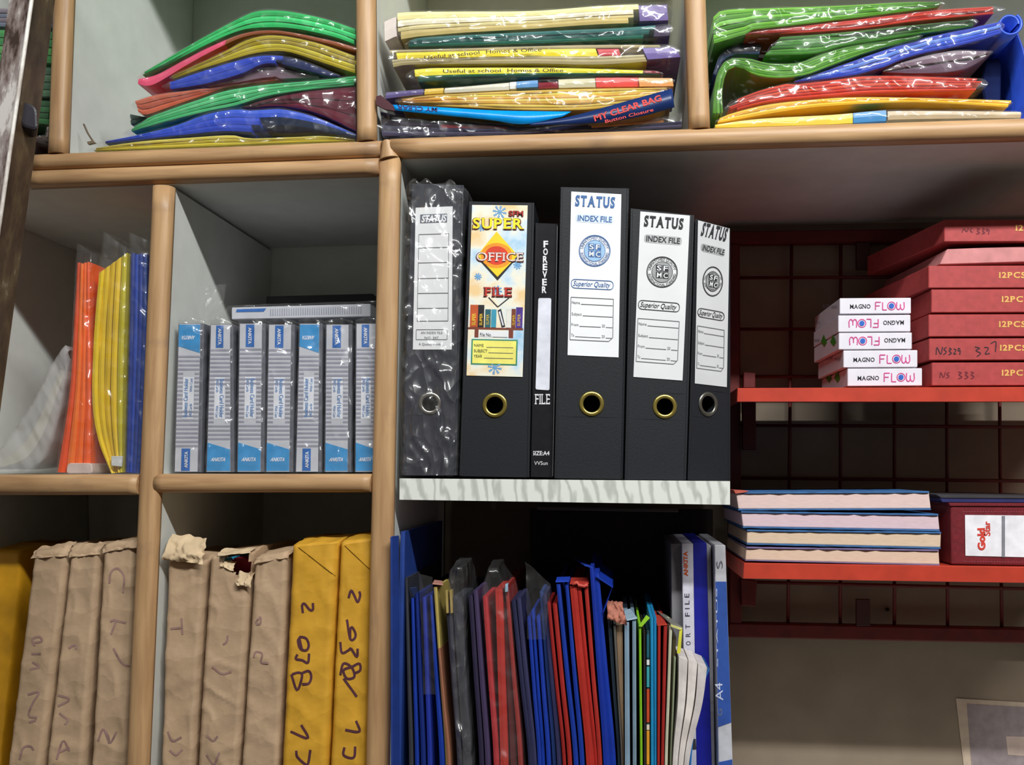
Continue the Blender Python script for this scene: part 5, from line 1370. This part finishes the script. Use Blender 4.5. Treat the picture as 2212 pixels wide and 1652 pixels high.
def rack_shelf(tl, tr, br, bl):
    a, b, c, d = P(*tl, YS), P(*tr, YS), P(*br, YS), P(*bl, YS)
    D = Vector((0, YB-YS-0.002, 0)); up = Vector((0, 0, 1))
    mb = MB(); mb.prism([a, b, c, d], (0, 0.0022, 0), 0.0006)
    s = part('shelf', mb, RED_STEEL, RK)
    mb = MB(); mb.prism([a+Vector((0, 0.002, -0.0018)), b+Vector((0, 0.002, -0.0018)), b+Vector((0, 0.002, 0)), a+Vector((0, 0.002, 0))], D); part('tray', mb, RED_STEEL, s)
    mb = MB(); mb.prism([a+Vector((0, 0.002, 0)), d+Vector((0, 0.002, 0)), d+Vector((0.002, 0.002, 0)), a+Vector((0.002, 0.002, 0))], D); part('side_lip', mb, RED_STEEL, s)
    return a, b
sa, sb = rack_shelf((1593, 838), (2520, 834), (2520, 868), (1592, 868))
sc_, sd_ = rack_shelf((1607, 1216), (2520, 1229), (2520, 1264), (1605, 1250))

# white marker boxes
MG = 'white marker pen boxes in the short stack'
MX = [(1814, 1968, 644, 678, 1760), (1811, 1967, 681, 717, 1757), (1812, 1970, 719, 755, 1754), (1822, 1982, 757, 794, 1763), (1831, 1992, 796, 834, 1773)]
ML = ['topmost white marker box of the short stack, dented on its top edge', 'second white marker box from the top, lettering upside down', 'middle white marker box with green leaves, lettering upside down', 'fourth white marker box from the top, lettering upright', 'bottom white marker box with green leaves, lying on the red shelf']
for i, (x0, x1, y0, y1, xb) in enumerate(MX):
    Yf = 0.100
    root = thing('marker_box', P((x0+x1)/2, y1, Yf+0.07), ML[i], 'box', MG)
    slab('carton', root, [(x0, y0), (x1, y0-1), (x1, y1-1), (x0, y1)], Yf, 0.145, M((228, 224, 234), 0.35, 0.4, vary=0.02), 0.0007)
    pl = frontal(Yf); flip = i in (1, 2)
    def U(u, v):
        if flip: u, v = 1-u, 1-v
        return (lerp(x0, x1, u), lerp(y0, y1, v)-u)
    off = 0.14 if i == 0 else (0.09 if flip else 0.13)
    words(root, pl, INK, [('MAGNO', U(off, .66), U(off+.29, .66), 9, dict(bold=0.015, serif=True))])
    pk = M((206, 70, 140), 0.5)
    h = 17
    fx = off+.36
    mb = MB()
    def S(pts):
        for a, b in zip(pts[:-1], pts[1:]): line(mb, pl, U(*a), U(*b), 2.2)
    S([(fx, .76), (fx, .27), (fx+.075, .27)]); S([(fx, .50), (fx+.06, .50)])
    S([(fx+.10, .27), (fx+.10, .76), (fx+.16, .76)])
    wv = [(fx+.30, .27), (fx+.295, .60), (fx+.31, .74), (fx+.335, .74), (fx+.35, .60), (fx+.35, .40), (fx+.35, .60), (fx+.365, .74), (fx+.39, .74), (fx+.405, .60), (fx+.40, .27)]; S(wv)
    oc = U(fx+.225, .51); ring2d(mb, pl, oc, 9.5, 9.5, 2.0); part('logo', mb, pk, root)
    mb = MB(); disc2d(mb, pl, oc, 5.6, 5.6, 0.0006); part('logo_eye', mb, M((40, 96, 190), 0.5), root)
    a = P(x0, (y0+y1)/2, Yf)
    spl = Plane(a, a+Vector((0, 1, 0)), a+Vector((0, 0, 1)))
    spl.N = Vector((-1, 0, 0))
    if i in (2, 4):
        w_ = x0-xb
        mb = MB()
        for u in (.45, .80) if i == 2 else (.30, .62):
            cx = lerp(xb, x0, u); dy = 3
            patch(mb, spl, [(cx, y0+3), (cx+6.5, (y0+y1)/2+2), (cx+1, y1-7), (cx-6.5, (y0+y1)/2+1)], 0.0004)
        part('leaf_print', mb, M((70, 150, 44), 0.5), root)
    words(root, spl, M((120, 112, 130), 0.5), [('FLOW', (lerp(xb, x0, .35), y0+21), (lerp(xb, x0, .62), y0+20), 7, {}), ('MAGNO', (lerp(xb, x0, .68), y0+22), (lerp(xb, x0, .9), y0+21), 6, {})] if i in (0, 3) else [('MAGNO', (lerp(xb, x0, .1), y0+19), (lerp(xb, x0, .3), y0+19), 6, {})], off=0.0004)
mb = MB()
# red boxes
RG = 'flat red boxes in the tall stack'
RBX = [(2040, 474, 522, 0.098, 16), (2006, 574, 622, 0.098, 10), (2012, 625, 675, 0.098, 4), (2006, 679, 727, 0.098, 4), (2007, 731, 778, 0.098, 5), (2013, 783, 833, 0.098, 3)]
RBL = ['topmost red box of the tall stack, turned slightly and numbered 339', 'red box below the faded pink box, printed 12PCS', 'fourth red box from the top of the tall stack, no handwriting', 'fifth red box from the top, above the one numbered 327', 'red box numbered 329 and 327 in pen, second from bottom', 'bottom red box lying on the red shelf, numbered 333']
RED_CARD = M((172, 68, 68), 0.5, 0.35, vary=0.05, scale=120)
GOLDINK = M((226, 176, 96), 0.5)
PENR = M((112, 30, 44), 0.6); PENB = M((56, 26, 40), 0.6)
RSTR = [[[(2078, 502), (2082, 494), (2088, 500), (2092, 493)], [(2100, 492), (2096, 497), (2100, 502)], [(2110, 493), (2116, 495), (2111, 498), (2116, 503), (2109, 505)], [(2122, 493), (2127, 495), (2122, 498), (2127, 503), (2121, 505)], [(2136, 496), (2131, 494), (2132, 499), (2137, 497), (2135, 506)]], [], [], [],
        [[(2022, 766), (2024, 750), (2032, 765), (2036, 749)], [(2044, 750), (2039, 754), (2044, 760), (2038, 766)], [(2050, 751), (2055, 754), (2050, 757), (2055, 763), (2049, 766)], [(2060, 753), (2065, 756), (2060, 764), (2066, 764)], [(2074, 754), (2070, 752), (2070, 758), (2074, 757), (2073, 766)],
         [(2106, 749), (2116, 752), (2108, 757), (2118, 763), (2110, 770)], [(2126, 750), (2135, 752), (2128, 764), (2138, 763)], [(2140, 742), (2151, 738), (2150, 760)]],
        [[(2030, 816), (2032, 804), (2038, 815), (2042, 803)], [(2050, 804), (2045, 808), (2050, 812), (2044, 817)], [(2070, 803), (2077, 805), (2071, 809), (2078, 814), (2070, 818)], [(2084, 803), (2090, 805), (2085, 809), (2091, 814), (2084, 818)], [(2097, 803), (2103, 805), (2098, 809), (2104, 814), (2097, 818)]]]
for i, (x0, y0, y1, Yf, turn) in enumerate(RBX):
    a = math.radians(turn)
    o = P(x0, y1, Yf); X = Vector((math.cos(a*0.3), -math.sin(a*0.3)*0, 0)); X = Vector((1, 0, 0))
    root = thing('red_box', P(2150, y1, Yf+0.09), RBL[i], 'box', RG)
    tl, tr, br, bl = P(x0, y0, Yf), P(2330, y0+(-1 if i else 1), Yf), P(2330, y1-1, Yf), P(x0, y1, Yf)
    back = Vector((-math.sin(a)*0.15, 0.20, 0))
    mb = MB(); mb.prism([tl, tr, br, bl], back, 0.0008); part('carton', mb, RED_CARD, root)
    pl = frontal(Yf)
    tx = [2193, 2157, 2163, 2157, 2159, 2163][i]; tb = [498, 600, 652, 706, 757, 811][i]
    words(root, pl, GOLDINK, [('12PCS', (tx, tb), (tx+58, tb), 12.5, dict(bold=0.03, serif=True))])
    if RSTR[i]:
        mb = MB()
        for s in RSTR[i]: mb.ribbon([pl.p(q.x, q.y, 0.0004) for q in resample(s, len(s)*5)], 2.0*0.00063, Vector((0, -1, 0)))
        part('handwriting', mb, PENB if i == 4 else PENR, root)
root = thing('red_box', P(2150, 570, 0.24), 'faded pink flat box wedged between the two upper red boxes', 'box', RG)
mb = MB(); mb.prism([P(2046, 538, 0.106), P(2330, 527, 0.106), P(2330, 562, 0.106), P(2030, 571, 0.106)], (-0.02, 0.19, 0), 0.0008); part('carton', mb, M((200, 132, 132), 0.6), root)

# books on the lower rack shelf
BG = 'worn books stacked on the lower red shelf'
BK = [((1590, 1066), (2007, 1064), (2011, 1098), (1595, 1099), 'topmost worn book with bright blue cover', 0.098), ((1601, 1107), (2027, 1113), (2030, 1144), (1605, 1137), 'second worn book from the top, pages pinkish, cover frayed', 0.097),
      ((1614, 1147), (2033, 1152), (2032, 1182), (1613, 1173), 'third worn book from the top with cream pages', 0.096), ((1612, 1184), (2028, 1190), (2030, 1219), (1610, 1209), 'bottom worn book resting on the red shelf', 0.096)]
PG = [(224, 198, 192), (218, 192, 200), (220, 194, 168), (222, 192, 170)]
for i, (tl, tr, br, bl, lab, Yf) in enumerate(BK):
    root = thing('book', P(1810, (bl[1]+br[1])/2+3, Yf+0.08), lab, 'book', BG)
    slab('page_block', root, [tl, tr, br, bl], Yf+0.001, 0.19, M(PG[i], 0.7, 0.1, vary=0.035, scale=90, stretch=(1, 1, 12)), 0.0012, 2)
    nxt = BK[i+1][0][1] if i < 3 else 1213
    cb = M((58, 104, 158), 0.6, vary=0.12, scale=60) if i != 3 else M((124, 108, 150), 0.6, vary=0.1, scale=60)
    th = 3.2
    for s, (a, b) in enumerate(((tl, tr), (bl, br))):
        mb = MB(); rows = []
        n = 40
        for k in range(n+1):
            q = Vector(a).lerp(Vector(b), k/n)
            w1 = 1.2*noise.noise(Vector((k*0.35, i*3+s, 1.0)))
            y0 = (q.y-th+w1*0.5) if s == 0 else q.y; y1 = q.y if s == 0 else (q.y+th+w1*0.5)
            if i == 3 and s == 1: y1 = q.y+2
            dy = Yf-0.001+0.002*noise.noise(Vector((k*0.5, i+s*7, 3.0)))
            A_, B_ = P(q.x, y0, dy), P(q.x, y1, dy)
            rows.append([A_, B_, B_+Vector((0, 0.192, 0)), A_+Vector((0, 0.192, 0))])
        V = mb.grid(rows, closed=True); mb.bm.faces.new(V[0][::-1]); mb.bm.faces.new(V[-1])
        for f in mb.bm.faces: f.smooth = False
        part('cover', mb, cb, root)
    if i == 0:
        mb = MB(); mb.prism([P(x, y, Yf-0.002) for x, y in [(1585, 1058), (1618, 1060), (1612, 1063), (1589, 1066)]], (0, 0.05, 0)); part('spine_tape', mb, M((190, 92, 76), 0.6), root)

# maroon binder lying on the lower shelf, black book on top
GS = thing('ring_binder', P(2140, 1227, 0.24), 'maroon ring binder lying on its side with white label and red lettering', 'binder')
Yg = 0.098; pl = frontal(Yg)
MAR = M((112, 32, 40), 0.5, 0.35, vary=0.08, scale=200, bump=0.15)
slab('spine', GS, [(2053, 1090), (2330, 1092), (2330, 1224), (2055, 1219)], Yg, 0.20, MAR, 0.002, 2)
mb = MB(); mb.prism([P(2050, 1086, Yg-0.002), P(2330, 1087, Yg-0.002), P(2330, 1094, Yg-0.002), P(2052, 1093, Yg-0.002)], (0, 0.20, 0), 0.0006); part('cover', mb, MAR, GS)
label_part(GS, pl, [(2084, 1112), (2330, 1114), (2330, 1206), (2085, 1200)], M((236, 234, 240), 0.45))
mb = MB(); patch(mb, pl, [(2163, 1114), (2170, 1114), (2170, 1203), (2163, 1203)], 0.0013); part('divider_bar', mb, M((132, 132, 140), 0.5), GS)
words(GS, pl, M((206, 66, 54), 0.5), [('Gold', (2127, 1188), (2126, 1140), 16, dict(bold=0.05)), ('Star', (2138, 1157), (2137, 1125), 13, dict(bold=0.03))], off=0.0014)
mb = MB()
for k in range(40):
    line(mb, pl, (2080+k*6, 1105+k*.03), (2083+k*6, 1105+k*.03), 1, 0.0005); line(mb, pl, (2080+k*6, 1212+k*.08), (2083+k*6, 1212+k*.08), 1, 0.0005)
part('stitching', mb, M((170, 90, 96), 0.6), GS)
BB = thing('black_book', P(2150, 1084, 0.24), 'thin black and blue book lying on the maroon binder', 'book')
slab('cover', BB, [(2022, 1068), (2330, 1073), (2330, 1078), (2034, 1076)], 0.100, 0.19, M((58, 56, 60), 0.5), 0.0006)
slab('page_block', BB, [(2030, 1076), (2330, 1078), (2330, 1086), (2036, 1085)], 0.101, 0.19, M((40, 44, 96), 0.5), 0.0005)

# notice on the wall and a nail
NT = thing('wall_notice', P(2160, 1652, WALL_Y-0.002), 'faded grey notice with pale border pasted on the wall', 'notice')
Yn = WALL_Y-0.0012; pn = frontal(Yn)
slab('sheet', NT, [(2065, 1508), (2330, 1524), (2330, 1760), (2094, 1760)], Yn, 0.001, M((178, 160, 142), 0.7), 0)
slab('print', NT, [(2089, 1520), (2330, 1534), (2330, 1750), (2106, 1750)], Yn-0.0004, 0.0003, M((136, 124, 126), 0.7, vary=0.08), 0)
slab('pale_field', NT, [(2173, 1590), (2330, 1594), (2330, 1640), (2177, 1630)], Yn-0.0008, 0.0003, M((182, 162, 152), 0.7), 0)
mb = MB(); mb.tube([P(1917, 1316, WALL_Y-0.004), P(1917, 1316, WALL_Y+0.002)], 0.0028, 10)
solo('nail', mb, M((30, 24, 24), 0.5, metal=0.5), 'black nail head in the wall under the red rack', 'nail')

# ------------------------------------------------------------------ ladder in front
def splatter(name, cols, scale):
    m, nt, b = base_mat(name); b.inputs['Roughness'].default_value = 0.45
    tc = nt.nodes.new('ShaderNodeTexCoord'); mp = nt.nodes.new('ShaderNodeMapping'); mp.inputs['Scale'].default_value = (1, 1, 0.5)
    nt.links.new(tc.outputs['Object'], mp.inputs[0])
    n = nt.nodes.new('ShaderNodeTexNoise'); n.inputs['Scale'].default_value = scale; n.inputs['Detail'].default_value = 7; n.inputs['Roughness'].default_value = 0.65
    nt.links.new(mp.outputs[0], n.inputs['Vector'])
    r = nt.nodes.new('ShaderNodeValToRGB'); e = r.color_ramp.elements
    e[0].position = cols[0][0]; e[0].color = rgb(cols[0][1]); e[1].position = cols[-1][0]; e[1].color = rgb(cols[-1][1])
    for p_, c_ in cols[1:-1]:
        k = e.new(p_); k.color = rgb(c_)
    nt.links.new(n.outputs['Fac'], r.inputs[0]); nt.links.new(r.outputs[0], b.inputs['Base Color'])
    return m
LD = thing('ladder', P(-60, 900, -0.16), 'old paint spattered ladder rail leaning before the shelves', 'ladder')
def edge_line(p0, p1, Y, ys):
    return [P(lerp(p0[0], p1[0], (y-p0[1])/(p1[1]-p0[1])), y, Y) for y in ys]
ys = [-250, 0, 250, 500, 750, 1000, 1250]
Aq = edge_line((20, 0), (-48, 472), -0.165, ys); Bq = edge_line((68, 0), (0, 472), -0.185, ys); Cq = edge_line((119, 0), (56, 472), -0.135, ys); Dq = [a+(c-b) for a, b, c in zip(Aq, Bq, Cq)]
mb = MB()
V = [[mb.bm.verts.new(p) for p in row] for row in zip(Aq, Bq, Cq, Dq)]
for i in range(len(V)-1):
    for k in range(4):
        f = mb.bm.faces.new((V[i][k], V[i][(k+1) % 4], V[i+1][(k+1) % 4], V[i+1][k])); f.material_index = 0 if k == 0 else 1
mb.bm.faces.new(V[0]); mb.bm.faces.new(V[-1][::-1])
part('side_rail', mb, [splatter('silvery_paint_splashes', [(0.36, (74, 58, 52)), (0.45, (150, 132, 128)), (0.53, (190, 178, 174)), (0.58, (246, 240, 234))], 34), splatter('brown_grimy_wood', [(0.3, (46, 34, 28)), (0.5, (78, 60, 46)), (0.62, (98, 82, 60)), (0.70, (170, 156, 140))], 36)], LD)
mb = MB(); mb.tube([b+Vector((0.0005, -0.0003, 0)) for b in Bq], 0.0022, 8); part('worn_corner', mb, splatter('chipped_white_edge', [(0.4, (170, 158, 150)), (0.6, (240, 236, 230))], 40), LD)
mb = MB(); mb.prism([P(x, y, -0.170) for x, y in rrect([(46, 216), (80, 228), (82, 284), (40, 270)], 16)], (-0.018, 0.025, 0), 0.003, 2); part('rung_end', mb, M((54, 52, 58), 0.4), LD)
